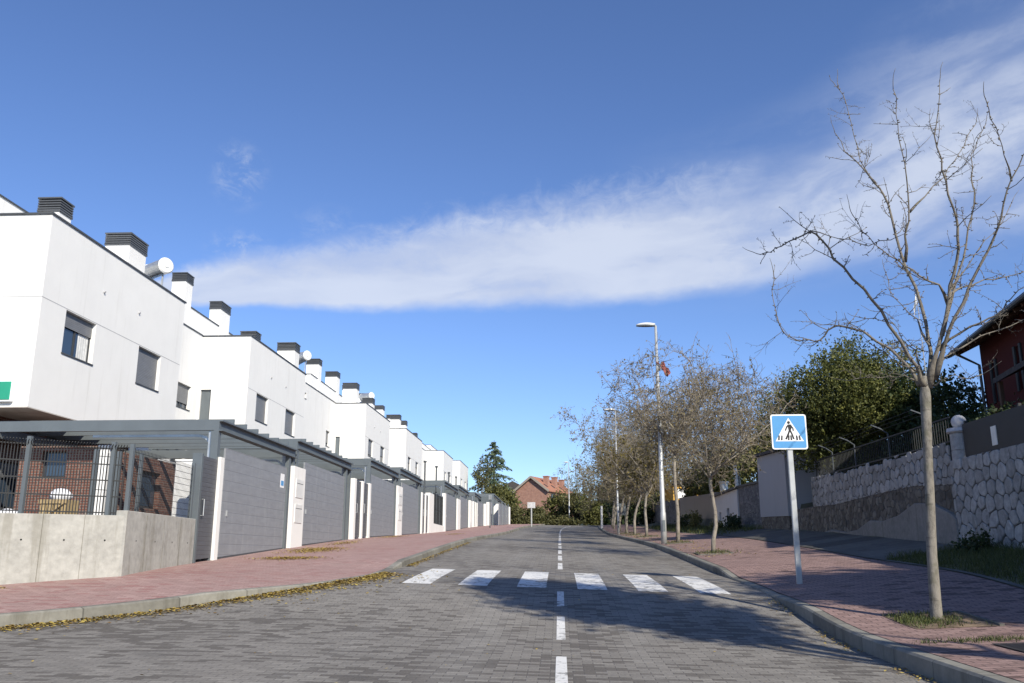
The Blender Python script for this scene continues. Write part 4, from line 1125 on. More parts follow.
mb = MB(); z0 = he-ov*sl_; mb.tube([hp(-.5, -ov-.06, z0+.1), hp(HL+.5, -ov-.06, z0+.1)], .07, 8); mb.tube([hp(.1, -ov-.03, z0+.06), hp(.1, -.1, z0-.35), hp(.1, -.08, 2.0)], .045, 8); obj('gutter', mb, 'dark_steel', rf)
for i in range(16):
    mb = MB(); mb.bar(hp(.2+i*.58, 0, he-.04), hp(.2+i*.58, -ov+.05, z0+.02), .08, .1); obj('rafter_end', mb, 'brown_wood', rf)
mb = MB(); mb.obox(hp(6.5, 5.5, 9.0), HA*.4, HN*.4, UPV*1.0); obj('chimney', mb, 'red_render', rf)
mb = MB(); Pq = [hp(4.05, -1.0, 4.55), hp(7.9, -1.0, 4.55), hp(7.9, -.02, 5.0), hp(4.05, -.02, 5.0)]; Qq = [x+UPV*.14 for x in Pq]; mb.poly(Pq); mb.poly(Qq)
for i in range(4): mb.quad(Pq[i], Pq[(i+1) % 4], Qq[(i+1) % 4], Qq[i])
pr = obj('porch_roof', mb, 'dark_tile', t)
for u in (4.3, 7.6):
    mb = MB(); mb.bar(hp(u, -.9, 1.2), hp(u, -.9, 4.56), .1); obj('porch_post', mb, 'brown_wood', pr)
t = thing('flag_mast', (11.45, 27, 6), 'slim white mast with a pale pennant above the red house eave', 'mast')
mb = MB(); mb.tube([(11.25, 27, 2.0), (11.22, 27, 8.0)], [.022, .012], 8); obj('pole', mb, 'lamp_steel', t)
mb = MB()
for i in range(6): 
    a, b = i/6, (i+1)/6; mb.quad((11.20-.10*a, 27-.03*math.sin(a*5), 8.0-.05*a-.45*a), (11.20-.10*b, 27-.03*math.sin(b*5), 8.0-.05*b-.45*b), (11.20-.10*b, 27-.03*math.sin(b*5), 7.9-.2-.5*b+.2*0), (11.20-.10*a, 27-.03*math.sin(a*5), 7.9-.2-.5*a))
obj('pennant', mb, 'paper', t)

# ------------------------------------------------------------------ crossing sign, lamps, small posts
t = thing('pedestrian_crossing_sign', (4.3, 16.6, -.42), 'blue square pedestrian crossing sign on a white pole', 'road sign')
cxs, czs, hs, ysn = 4.27, 2.22, .325, 16.5
def rrect(c, z, h, r, k=6):
    P = []
    for qx, qz, a0 in ((1, 1, 0), (-1, 1, 90), (-1, -1, 180), (1, -1, 270)):
        for i in range(k+1):
            a = R_(a0+90*i/k); P.append((c+qx*(h-r)+r*math.cos(a), z+qz*(h-r)+r*math.sin(a)))
    return P
mb = MB(); mb.extr(rrect(cxs, czs, hs, .045), 'xz', ysn, ysn+.018); pl = obj('plate', mb, 'sign_white', t)
def flat(pts, dy): 
    mb = MB(); mb.poly([(x, ysn-dy, z) for x, z in reversed(pts)]); return mb
def flat_up(mb, pts, dy):
    # orientation facing the street user (-y)
    a = sum((pts[i][0]*pts[(i+1) % len(pts)][1]-pts[(i+1) % len(pts)][0]*pts[i][1]) for i in range(len(pts)))
    if a < 0: pts = pts[::-1]
    mb.poly([(cxs+x*hs, ysn-dy, czs+z*hs) for x, z in pts])
mb = MB(); P = [((x-cxs)/hs, (z-czs)/hs) for x, z in rrect(cxs, czs, hs*.925, .03)]; flat_up(mb, P, .002); obj('blue_field', mb, 'sign_blue', pl)
mb = MB(); flat_up(mb, [(0, .80), (.80, -.54), (-.80, -.54)], .004); obj('white_triangle', mb, 'sign_white', pl)
mb = MB()
flat_up(mb, [(.0+.085*math.cos(2*PI*i/14), .53+.085*math.sin(2*PI*i/14)) for i in range(14)], .006)
flat_up(mb, [(-.06, .42), (.13, .42), (.18, .30), (.10, .08), (-.02, .06), (-.05, .25)], .0061)          # trunk
flat_up(mb, [(-.04, .42), (-.14, .32), (-.24, .08), (-.18, .05), (-.08, .26), (.0, .33)], .0062)         # back arm
flat_up(mb, [(.12, .42), (.26, .20), (.27, .05), (.20, .05), (.19, .18), (.10, .30)], .0063)             # front arm
flat_up(mb, [(-.02, .08), (.06, .06), (-.02, -.18), (-.16, -.44), (-.26, -.42), (-.12, -.15)], .0064)     # back leg
flat_up(mb, [(.0, .08), (.11, .08), (.20, -.14), (.28, -.42), (.19, -.43), (.10, -.12)], .0065)           # front leg
obj('walking_figure', mb, 'sign_black', pl)
mb = MB()
for i, x in enumerate((-.61, -.45, -.06, .10, .42, .58)):
    s_ = -.02 if x > 0 else .03; flat_up(mb, [(x-.045, -.48), (x+.045, -.48), (x+.04+s_, -.21), (x-.04+s_, -.21)], .0067)
obj('crossing_bars', mb, 'sign_black', pl)
mb = MB(); mb.box(cxs-.05, cxs+.05, ysn+.02, ysn+.08, -.75, 2.42); o = obj('pole', mb, 'lamp_steel', t); bevel(o, .012, 2)
mb = MB()
for z in (2.0, 2.4): mb.box(cxs-.07, cxs+.07, ysn+.01, ysn+.10, z, z+.04)
obj('clamp', mb, 'galvanised', t)

def lamp(x, y, ztop, label, arm=.28, head=.72, w=1.):
    zg = zright(x-cx(y), y) if y < 120 else 4.1
    t = thing('street_lamp', (x, y, zg), label, 'street lamp', 'street lamps along the road')
    mb = MB(); mb.tube([(x, y, zg-.1), (x, y, zg+1.1), (x, y, zg+1.15), (x, y, ztop-.05)], [.105*w, .105*w, .09*w, .048*w], 16); obj('column', mb, 'lamp_steel', t, True)
    mb = MB(); mb.box(x-.045, x+.045, y-.113, y-.09, zg+.45, zg+.85); obj('hatch', mb, 'steel_paint', t)
    mb = MB(); mb.tube([(x, y, ztop-.09), (x-.05, y, ztop-.01), (x-arm, y, ztop+.02)], .035, 10); obj('arm', mb, 'lamp_steel', t)
    mb = MB(); k = 10; n_ = 14
    for i in range(k+1):
        u = i/k; xx = x-.02-head*u; w_ = .145*math.sin(PI*min(1, .12+u*.86))**.55; h = .10*math.sin(PI*min(1, .12+u*.84))**.6
        for j in range(n_):
            a = PI*j/(n_-1); mb.v.append((xx, y+w_*math.cos(a), ztop-.02+h*math.sin(a)))
    for i in range(k):
        for j in range(n_-1):
            a = i*n_+j; mb.f.append((a, a+n_, a+n_+1, a+1)); mb.m.append(0)
    mb.f.append(tuple(range(n_))); mb.m.append(0); mb.f.append(tuple(k*n_+j for j in reversed(range(n_)))); mb.m.append(0)
    hd = obj('lamp_head', mb, 'white_metal', t, True)
    mb = MB(); P = []
    for i in range(k+1):
        u = i/k; xx = x-.02-head*u; w_ = .14*math.sin(PI*min(1, .12+u*.86))**.55; P.append((xx, w_))
    out = [(a, y+b) for a, b in P]+[(a, y-b) for a, b in reversed(P)]
    mb.prism(out, ztop-.065, ztop-.021); obj('lamp_glass', mb, 'steel_paint', hd)
    return t
lamp(3.78, 33.0, 8.62, 'tall grey street lamp, nearest of its row, a red rag caught on its column')
lamp(3.72, 57.3, 9.25, 'second grey street lamp standing among the twiggy trees', w=.72)
lamp(1.45, 132.5, 13.5, 'far street lamp at the top of the road before the brick house')
mb = MB(); r5 = random.Random(5)
for i in range(7):
    for j in range(4):
        def q(a, b): return (3.87+.038*a+.03*b+.02*math.sin(b*2+a), 32.93+.05*math.sin(a*1.3+b), 6.98-.065*a+.05*b+.03*math.sin(a*2.1+b))
        mb.quad(q(i, j), q(i+1, j), q(i+1, j+1), q(i, j+1))
mb.tube([(3.74, 32.9, 7.12), (3.9, 32.9, 7.0), (4.0, 32.92, 6.8)], .025, 6)
o = obj('rag', mb, 'red_rag'); weld(o); so_ = o.modifiers.new('Solidify', 'SOLIDIFY'); so_.thickness = .012; tag(o, 'faded red rag snagged high on the nearest street lamp', 'rag')
mb = MB(); mb.tube([(3.62+cx(82), 82, 2.1), (3.62+cx(82), 82, 4.3)], .10, 10); mb.tube([(3.62+cx(82), 82, 4.3), (3.62+cx(82), 82, 4.36)], [.1, .05], 10); o = obj('white_post', mb, 'white_metal'); tag(o, 'bare white post at the far end of the right kerb', 'post')
t = thing('traffic_sign', (-2.9, 93, 2.8), 'small pale square traffic sign at the far left kerb before the hedge', 'road sign')
mb = MB(); mb.box(-3.32, -2.50, 92.96, 93.0, 4.75, 5.35); obj('plate', mb, 'stone_ball', t)
mb = MB(); mb.tube([(-2.91, 93.06, 2.3), (-2.91, 93.06, 5.2)], .075, 8); obj('pole', mb, 'lamp_steel', t)
t = thing('information_sign', (4.9, 70, 2), 'small grey information panel between far tree trunks on the right pavement', 'sign')
mb = MB(); mb.box(4.65, 5.15, 70, 70.03, 3.0, 3.9); obj('panel', mb, 'steel_paint', t)
for x in (4.7, 5.1):
    mb = MB(); mb.tube([(x, 70.06, 1.6), (x, 70.06, 3.95)], .03, 6); obj('leg', mb, 'dark_steel', t)
t = thing('slim_pole', (-5.9, 72, 1.9), 'thin grey pole rising from the left pavement before the far garage doors', 'pole')
mb = MB(); mb.tube([(-5.9, 76, 2.0), (-5.9, 76, 5.0)], .05, 8); obj('shaft', mb, 'dark_steel', t)
mb = MB(); mb.box(-6.0, -5.8, 75.97, 76.03, 4.6, 5.0); obj('tag_plate', mb, 'lamp_steel', t)

# drain grate let into the right pavement
t = thing('drain_grate', (4.5, 8.8, -.75), 'rusty rectangular drain grate in the right pavement below the bare tree', 'drain')
zf = lambda x, y: zright(x, y)+.003
mb = MB(); x0, x1, y0, y1 = 4.45, 5.45, 9.15, 9.85
for a, b, c, d in ((x0, x1, y0, y0+.05), (x0, x1, y1-.05, y1), (x0, x0+.05, y0, y1), (x1-.05, x1, y0, y1)):
    mb.poly([(x, y, zf(x, y)+.012) for x, y in ((a, c), (b, c), (b, d), (a, d))])
obj('frame', mb, 'grate_iron', t)
mb = MB(); y = y0+.07
mb.poly([(x, y_, zf(x, y_)+.002) for x, y_ in ((x0, y0), (x1, y0), (x1, y1), (x0, y1))]); 
while y < y1-.06:
    a, b = x0+.05, x1-.05
    mb.poly([(a, y, zf(a, y)+.014), (b, y, zf(b, y)+.014), (b, y+.028, zf(b, y+.028)+.014), (a, y+.028, zf(a, y+.028)+.014)]); y += .048
obj('bars', mb, 'grate_iron', t)
# tree pits: soil squares framed with thin edging
def tree_pit(x, y, w_, l, open_sides=False):
    mb = MB(); n_ = 8
    for i in range(n_):
        for j in range(n_):
            q = lambda a, b: (x-w_/2+w_*a/n_, y-l/2+l*b/n_, zf(x-w_/2+w_*a/n_-cx(y), y-l/2+l*b/n_)+.006+(.03*math.sin(a*1.3+b*2.1)**2 if 0 < a < n_ and 0 < b < n_ else 0))
            mb.quad(q(i, j), q(i+1, j), q(i+1, j+1), q(i, j+1))
    o = struct('tree_pit', mb, 'soil', True)
    mb = MB()
    E_ = [((x-w_/2, y+l/2), (x+w_/2, y+l/2)), ((x+w_/2, y-l/2), (x+w_/2, y+l/2)), ((x-w_/2, y-l/2), (x+w_/2, y-l/2)), ((x-w_/2, y-l/2), (x-w_/2, y+l/2))]
    for a, b in (E_[:2] if open_sides else E_):
        mb.bar((*a, zf(a[0]-cx(y), a[1])+.0), (*b, zf(b[0]-cx(y), b[1])+.0), .06, .05)
    o2 = obj('pit_edging', mb, 'strip_concrete', o)
TREES_R = [(4.28, 25.6), (4.30, 33.2), (4.35, 45.6), (4.35, 52.6), (4.35, 58.8), (4.4, 66.5), (4.4, 75), (4.5, 84), (4.6, 93)]
tree_pit(4.75, 11.85, 1.0, 1.15, True)
for x, y in TREES_R[:6]: tree_pit(x+cx(y), y, .9, 1.0)

# ------------------------------------------------------------------ brick house at the top of the street
def far_house():
    t = thing('brick_house', (-3.5, 152, 4.2), 'brick house with an orange tiled roof at the top of the street', 'house')
    a = R_(38); C0 = Vector((-1.9, 149, 0)); ux = Vector((-math.cos(a), math.sin(a)*-.0+math.sin(a)*.35, 0)).normalized()
    ux = Vector((-.93, .36, 0)); uy = Vector((.36, .93, 0)); Wd, Ld, ze, zr = 5.9, 12.5, 10.55, 12.75; zb = 3.5
    p = lambda u, v, z: tuple(C0+ux*u+uy*v+Vector((0, 0, z)))
    mb = MB()
    mb.poly([p(Wd, 0, zb), p(0, 0, zb), p(0, 0, ze), p(Wd/2, 0, zr), p(Wd, 0, ze)])
    mb.quad(p(0, 0, zb), p(0, Ld, zb), p(0, Ld, ze), p(0, 0, ze)); mb.quad(p(Wd, Ld, zb), p(Wd, 0, zb), p(Wd, 0, ze), p(Wd, Ld, ze))
    mb.poly([p(0, Ld, zb), p(Wd, Ld, zb), p(Wd, Ld, ze), p(Wd/2, Ld, zr), p(0, Ld, ze)])
    obj('walls', mb, 'far_brick', t)
    mb = MB(); o = .35; s_ = (zr-ze)/(Wd/2)
    for sg in (0, 1):
        u0, u1 = (-o, Wd/2) if sg == 0 else (Wd+o, Wd/2)
        z0 = ze-o*s_
        P = [p(u0, -o, z0+.03), p(u1, -o, zr+.03), p(u1, Ld+o, zr+.03), p(u0, Ld+o, z0+.03)]
        Q = [(x, y, z+.2) for x, y, z in P]
        mb.poly(P); mb.poly(Q)
        for i in range(4): mb.quad(P[i], P[(i+1) % 4], Q[(i+1) % 4], Q[i])
    rf = obj('roof', mb, 'terracotta', t)
    mb = MB()
    for u0, u1, z0, z1 in ((-o, Wd/2, ze-o*s_, zr), (Wd+o, Wd/2, ze-o*s_, zr)): mb.bar(p(u0, -o-.06, z0+.08), p(u1, -o-.06, z1+.1), .12, .34)
    obj('verge_board', mb, 'tan_render', rf)
    for v, h in ((2.6, 13.0), (6.4, 13.1), (9.8, 12.9)):
        mb = MB(); c = C0+ux*1.3+uy*v; mb.obox(c+Vector((0, 0, 12.2)), ux*.4, uy*.45, Vector((0, 0, h-12.2))); ch = obj('chimney', mb, 'far_brick', rf)
        mb = MB(); mb.obox(c+Vector((0, 0, h+.06)), ux*.48, uy*.53, Vector((0, 0, .07))); obj('chimney_cap', mb, 'terracotta', ch)
    for v in (1.2, 4.6, 8.2):
        mb = MB(); z = ze+.45*s_*1.3; c = C0+ux*.85+uy*v+Vector((0, 0, ze+.85*s_+.27)); n_ = (Vector((0, 0, 1))*1-ux*s_*1).normalized(); d = (ux+Vector((0, 0, s_))).normalized()
        mb.obox(c, d*.4, uy*.32, n_*.03); obj('skylight', mb, 'window_frame', rf)
    for v in (2.2, 7.4):
        mb = MB(); c = C0+uy*v+Vector((0, 0, 9.5))-ux*.02; mb.obox(c, uy*.75, ux*.04, Vector((0, 0, .55))); w_ = obj('window', mb, 'window_frame', t)
        mb = MB(); mb.obox(c-ux*.05, uy*.62, ux*.012, Vector((0, 0, .45))); obj('pane', mb, 'glass', w_)
far_house()
t = thing('dark_roofed_house', (-9, 172, 4.2), 'distant house showing only its dark tiled roof behind the conifer', 'house')
mb = MB(); mb.box(-13, -4.6, 168, 178, 4, 11.2); obj('walls', mb, 'far_brick', t)
mb = MB(); mb.extr([(-13.6, 11.2), (-8.8, 13.6), (-4, 11.2)], 'xz', 167.5, 178.5); obj('roof', mb, 'dark_tile', t)
# ------------------------------------------------------------------ trees and plants
def rdir(r):
    while True:
        v = Vector((r.uniform(-1, 1), r.uniform(-1, 1), r.uniform(-1, 1)))
        if .05 < v.length < 1: return v.normalized()
def leafq(mb, p, s, r, asp=.6, up=None):
    d = rdir(r)
    if up is not None: d = (d+up).normalized()
    e = d.orthogonal().normalized(); e = (Matrix.Rotation(r.uniform(0, 2*PI), 3, d) @ e)
    a = d*s*.5; b = e*s*.5*asp
    mb.quad(p-a, p-a*.1+b, p+a, p-a*.1-b)
def wander(r, p, d, L, n, wob, up=0.):
    P = [Vector(p)]; d = Vector(d).normalized()
    for i in range(n):
        d = (d+rdir(r)*wob+Vector((0, 0, up))).normalized(); P.append(P[-1]+d*(L/n))
    return P
def taper(r0, r1, n, pw=1.): return [r0+(r1-r0)*(i/(n-1))**pw for i in range(n)]

# --- the big bare tree on the right, limb by limb
def bare_tree():
    bx, by = 4.82, 11.8; r = random.Random(21)
    t = thing('bare_tree', (bx, by, -.86), 'leafless young tree with knobbly spreading branches nearest on the right pavement', 'tree')
    P = [(4.70, 11.8, -1.0), (4.705, 11.8, -.72), (4.73, 11.8, 0), (4.79, 11.8, .8), (4.83, 11.81, 1.4), (4.87, 11.8, 2.05), (4.89, 11.8, 2.32)]
    mb = MB(); mb.tube(P, [.094, .074, .063, .058, .057, .070, .034], 14); obj('trunk', mb, 'pale_bark', t, True)
    # limbs as joints in metres, start radius
    limbs = [
    ([(4.89, 11.80, 2.16), (4.76, 11.66, 2.35), (4.62, 11.55, 2.51), (4.36, 11.44, 2.95), (4.14, 11.35, 3.26), (3.88, 11.25, 3.53), (3.63, 11.17, 3.78), (3.47, 11.07, 4.00), (3.30, 10.98, 4.10), (3.08, 10.90, 3.97), (2.86, 10.81, 3.83), (2.71, 10.73, 3.73), (2.57, 10.64, 3.68)], 0.042),
    ([(4.81, 11.80, 2.20), (4.78, 11.92, 2.44), (4.55, 12.01, 2.74), (4.26, 12.10, 3.03), (4.07, 12.18, 3.11), (3.91, 12.26, 3.15), (3.79, 12.35, 3.02), (3.67, 12.41, 2.97), (3.48, 12.50, 2.99), (3.32, 12.57, 3.08), (3.24, 12.63, 3.29), (3.22, 12.70, 3.53), (3.20, 12.77, 3.84), (3.27, 12.84, 4.15)], 0.032),
    ([(4.91, 11.80, 2.16), (5.03, 11.91, 2.50), (5.08, 11.99, 2.88), (5.06, 12.07, 3.38), (4.95, 12.15, 3.93), (4.89, 12.22, 4.48), (4.86, 12.29, 4.98), (4.78, 12.36, 5.26), (4.66, 12.41, 5.47), (4.52, 12.48, 5.75), (4.40, 12.55, 5.95), (4.30, 12.61, 6.29)], 0.05),
    ([(4.51, 11.80, 5.11), (4.48, 12.08, 5.46), (4.51, 12.30, 5.82), (4.54, 12.51, 6.20), (4.55, 12.70, 6.64), (4.57, 12.89, 7.08), (4.57, 13.07, 7.42)], 0.014),
    ([(4.80, 11.80, 3.92), (4.79, 11.69, 4.28), (4.86, 11.60, 4.63), (4.84, 11.52, 5.02), (4.78, 11.44, 5.43), (4.74, 11.36, 5.77), (4.72, 11.29, 6.06), (4.66, 11.22, 6.22)], 0.024),
    ([(4.93, 11.80, 2.16), (5.06, 11.70, 2.65), (5.24, 11.62, 3.33), (5.30, 11.54, 3.64), (5.37, 11.45, 3.98), (5.36, 11.38, 4.26), (5.32, 11.32, 4.50), (5.23, 11.25, 4.88), (5.17, 11.19, 5.15), (5.09, 11.12, 5.48), (5.14, 11.05, 5.79), (5.19, 10.99, 6.19)], 0.048),
    ([(5.18, 11.80, 2.88), (5.43, 11.92, 3.40), (5.69, 12.01, 4.03), (5.85, 12.10, 4.49), (6.02, 12.18, 4.92), (6.06, 12.26, 5.32), (6.16, 12.35, 5.75), (6.32, 12.43, 6.03), (6.49, 12.50, 6.32)], 0.03),
    ([(5.01, 11.80, 2.27), (5.13, 11.64, 2.71), (5.23, 11.51, 3.03), (5.44, 11.40, 3.46), (5.68, 11.28, 3.91), (5.79, 11.17, 4.17), (5.84, 11.06, 4.44), (5.92, 10.96, 4.76), (6.07, 10.86, 5.04), (6.20, 10.76, 5.23)], 0.044),
    ([(6.38, 11.80, 5.09), (6.11, 11.41, 5.30), (5.92, 11.10, 5.45), (5.70, 10.81, 5.55), (5.52, 10.53, 5.69)], 0.012),
    ([(4.95, 11.80, 2.19), (5.15, 11.93, 2.51), (5.48, 12.03, 2.74), (5.83, 12.13, 2.93), (6.14, 12.21, 3.04), (6.55, 12.30, 3.22), (6.97, 12.38, 3.37)], 0.028),
    ([(5.13, 11.80, 2.67), (5.21, 11.67, 2.80), (5.45, 11.56, 2.92), (5.66, 11.47, 3.01), (5.81, 11.37, 3.12), (5.87, 11.28, 3.23), (6.10, 11.19, 3.42), (6.33, 11.11, 3.55)], 0.03),
    ([(5.31, 11.80, 3.30), (5.13, 11.60, 3.52), (4.82, 11.44, 3.61), (4.58, 11.29, 3.71), (4.34, 11.15, 3.79), (4.12, 11.01, 3.92), (3.93, 10.89, 4.06), (3.78, 10.76, 4.23)], 0.024),
    ([(4.94, 11.80, 4.66), (5.25, 11.95, 4.95), (5.59, 12.07, 5.30), (5.83, 12.17, 5.60), (6.03, 12.28, 5.87), (6.28, 12.38, 6.27)], 0.018),
    ([(5.29, 11.80, 3.37), (5.62, 12.07, 3.62), (6.06, 12.28, 3.81), (6.46, 12.47, 3.89), (6.84, 12.66, 4.03), (7.25, 12.84, 4.23)], 0.022),
    ([(4.74, 11.80, 2.27), (4.67, 11.91, 2.35), (4.50, 12.00, 2.36), (4.27, 12.07, 2.36), (4.00, 12.15, 2.34)], 0.014),
    ([(4.98, 11.80, 2.19), (5.04, 11.70, 2.24), (5.19, 11.60, 2.30), (5.32, 11.54, 2.24), (5.47, 11.45, 2.26)], 0.014),
    ([(4.81, 11.80, 2.38), (4.48, 11.52, 2.41), (4.22, 11.30, 2.55), (3.99, 11.11, 2.59)], 0.012),
    ([(5.00, 11.80, 2.74), (5.09, 12.30, 3.23), (5.06, 12.70, 3.55), (5.04, 13.07, 3.91), (5.13, 13.42, 4.34)], 0.018),
    ([(5.37, 11.80, 3.52), (5.83, 12.26, 3.97), (6.32, 12.63, 4.52), (6.76, 12.98, 4.89), (7.16, 13.31, 5.41)], 0.016),
    ([(4.89, 11.80, 2.29), (4.95, 12.16, 2.77), (4.91, 12.44, 2.97), (4.89, 12.70, 3.31), (4.72, 12.95, 3.44), (4.60, 13.19, 3.51)], 0.016),
    ([(3.55, 11.80, 4.41), (3.71, 11.48, 4.21), (3.89, 11.22, 4.05), (4.03, 10.99, 3.89), (4.22, 10.76, 3.88)], 0.008)]
    for pts, r0 in limbs:
        P0 = [Vector(q) for q in pts]
        # refine with a slight zig-zag at every bud
        P = [P0[0]]
        for a, b in zip(P0, P0[1:]):
            m_ = (a+b)/2+rdir(r)*.024; P += [m_, b+rdir(r)*.012]
        rad = [max(.0054, r0*.64*(1-(i/(len(P)-1))**.85*.86)) for i in range(len(P))]
        rad[0] = max(rad[0], min(.05, r0*1.15)); rad[1] = max(rad[1], r0*.9)
        mb = MB(); mb.tube(P, rad, 8)
        def spur(p, d, Ls, rr, lvl):
            Q = wander(r, p, d, Ls, 4, .32, .08); mb.tube(Q, taper(rr, rr*.45, 5), 5 if lvl == 0 else 4)
            for q in Q[1:]:
                if r.random() < .75: 
                    e = rdir(r); mb.tube([q, q+e*r.uniform(.015, .04)], [rr*.9, rr*.7], 4)
            if lvl == 0:
                for q in Q[1:-1]:
                    for _ in range(r.choice((0, 1, 1, 2))): spur(q, (Q[-1]-Q[0]).normalized()*.6+rdir(r), Ls*r.uniform(.25, .6), rr*.6, 1)
        for i in range(2, len(P)-1):
            d = (P[i+1]-P[i-1]).normalized(); side = (rdir(r)+d*.5); side.z += .25
            # knots
            for _ in range(2):
                e = d.orthogonal().normalized(); e = Matrix.Rotation(r.uniform(0, 6.28), 3, d) @ e; q = P[i].lerp(P[i+1], r.random())
                mb.tube([q, q+e*(rad[i]+r.uniform(.012, .03))], [.010, .007], 4)
            side.z *= .5
            if rad[i] < .034 and r.random() < .62: spur(P[i], side.normalized(), r.uniform(.15, .6), min(rad[i]*.6, .0065), 0)
            if r.random() < .35: spur(P[i], rdir(r)+d*.4, r.uniform(.15, .4), .006, 1)
        # a long fine leader at the tip
        Q = wander(r, P[-1], (P[-1]-P[-3]).normalized()+Vector((0, 0, .2)), .28, 5, .2, .05); mb.tube(Q, taper(rad[-1], .0025, 6), 4)
        obj('limb', mb, 'limb_bark', t, True)
bare_tree()

# --- twiggy street trees
def twig_tree(x, y, zg, h, crown_r, trunk_h, label, seed, lean=(0, 0), leaves=300, leafmat='autumn_leaf', leaf_s=.09, twmat='twig_bark', rtr=.075, ntw=1., name='young_tree', group='young trees along the right pavement', up=.0, trmat='grey_bark', lowleaf=False, wig=.05):
    r = random.Random(seed); t = thing(name, (x, y, zg), label, 'tree', group)
    top = Vector((x+lean[0], y+lean[1], zg+trunk_h))
    P = [Vector((x, y, zg-.15))]
    for i in range(1, 7): 
        u = i/6; P.append(Vector((x+lean[0]*u*u+wig*math.sin(u*5.2+seed)*min(1, u*3), y+lean[1]*u*u+.04*math.sin(u*5+seed*2), zg+trunk_h*u)))
    tr = MB(); tr.tube(P, taper(rtr*1.15, rtr*.8, 7), 10)
    tw = MB(); lf = MB(); ends = []
    cz = zg+trunk_h+(h-trunk_h)*.5; rz = (h-trunk_h)*.55
    def inside(p): return ((p.x-x-lean[0])/crown_r)**2+((p.y-y-lean[1])/crown_r)**2+((p.z-cz)/rz)**2
    nl = 9
    for i in range(nl):
        a = 2*PI*i/nl*2.4+r.uniform(-.4, .4); el = r.uniform(.15, 1.25) if i else 1.45
        d = Vector((math.cos(a)*math.cos(el), math.sin(a)*math.cos(el), math.sin(el)))
        Ln = (crown_r*math.cos(el)+(h-trunk_h)*math.sin(el))*r.uniform(.72, .95)
        B = wander(r, P[-1]-Vector((0, 0, r.uniform(0, .35)*trunk_h*.35)), d, Ln, 7, .24, .03)
        rad = taper(rtr*.42, .009, 8); (tr if True else tw).tube(B, rad, 6)
        for j in range(1, 8):
            for _ in range(2 if j < 7 else 3):
                d2 = (B[j]-B[j-1]).normalized()*.7+rdir(r); d2.z += up+.15
                L2 = crown_r*r.uniform(.35, .62)
                B2 = wander(r, B[j], d2, L2, 5, .28, .02); 
                if inside(B2[-1]) > 1.5: B2 = B2[:4]
                tw.tube(B2, taper(.011, .005, len(B2)), 4, cap=False)
                for k in range(1, len(B2)):
                    for _ in range(max(1, int(round(2*ntw)))):
                        d3 = (B2[k]-B2[k-1]).normalized()*.5+rdir(r); d3.z += up
                        B3 = wander(r, B2[k], d3, crown_r*r.uniform(.14, .30), 3, .4)
                        tw.tube(B3, taper(.0075, .0045, 4), 3, cap=False); ends.append(B3)
                        if r.random() < .7*ntw:
                            B4 = wander(r, B3[2], rdir(r)+Vector((0, 0, .1)), crown_r*r.uniform(.08, .16), 2, .4); tw.tube(B4, [.006, .005, .0035], 3, cap=False); ends.append(B4)
    obj('trunk', tr, trmat, t, True); obj('twigs', tw, twmat, t)
    for _ in range(leaves):
        B = r.choice(ends); p = B[-1].lerp(B[0], r.random())+rdir(r)*.03
        if lowleaf and p.z > cz+rz*.25 and r.random() < .85: continue
        leafq(lf, p, leaf_s*r.uniform(.6, 1.3), r, .55)
    if leaves: obj('leaves', lf, leafmat, t)
    return t
zR = lambda x, y: zright(x-cx(y), y)
twig_tree(4.28, 25.6, zR(4.28, 25.6), 5.7, 1.9, 2.3, 'young street tree with an S-curved trunk, second on the right pavement from the camera', 31, (.16, .1), 2600, rtr=.056, ntw=1.0, leaf_s=.07, leafmat='brown_leaf', wig=.11)
twig_tree(4.30, 33.2, zR(4.3, 33.2), 7.2, 2.1, 3.3, 'straight young street tree just right of the nearest street lamp', 32, (.05, 0), 4200, rtr=.066, ntw=1.3, leaf_s=.085, leafmat='brown_leaf')
twig_tree(4.35, 45.6, zR(4.35, 45.6), 6.2, 2.1, 2.3, 'young street tree with low gold-green leaves left of the nearest lamp column', 33, (.1, 0), 2600, 'autumn_leaf', .15, rtr=.07, ntw=1., lowleaf=True)
twig_tree(4.35, 52.6, zR(4.35, 52.6), 6.6, 2.2, 2.4, 'leaning young street tree in yellowing leaf beyond the gold-leaved one', 34, (.45, 0), 2200, 'autumn_leaf', .16, rtr=.075, ntw=1., lowleaf=True)
twig_tree(4.35, 58.8, zR(4.35, 58.8), 9.0, 3.2, 3.0, 'slender twiggy street tree beside the second street lamp', 35, (.35, 0), 5500, 'brown_leaf', .13, rtr=.09, ntw=1.4)
twig_tree(4.40, 66.5+0, zR(4.4+cx(66.5), 66.5), 9.4, 3.1, 3.0, 'broad grey twiggy street tree overhanging the road past the second lamp', 36, (.5, 0), 6000, 'brown_leaf', .14, rtr=.095, ntw=1.45)
twig_tree(4.5, 75, zR(4.5, 75), 8.6, 3.1, 2.8, 'grey twiggy street tree just before the bare white post', 37, (.5, 0), 3000, 'olive_leaf', .16, rtr=.095, ntw=1.3)
twig_tree(4.9, 84, zR(4.9, 84), 8.2, 3.4, 2.6, 'dim street tree beyond the bare white post', 38, (.4, 0), 3000, 'olive_leaf', .18, rtr=.12, ntw=1.0)
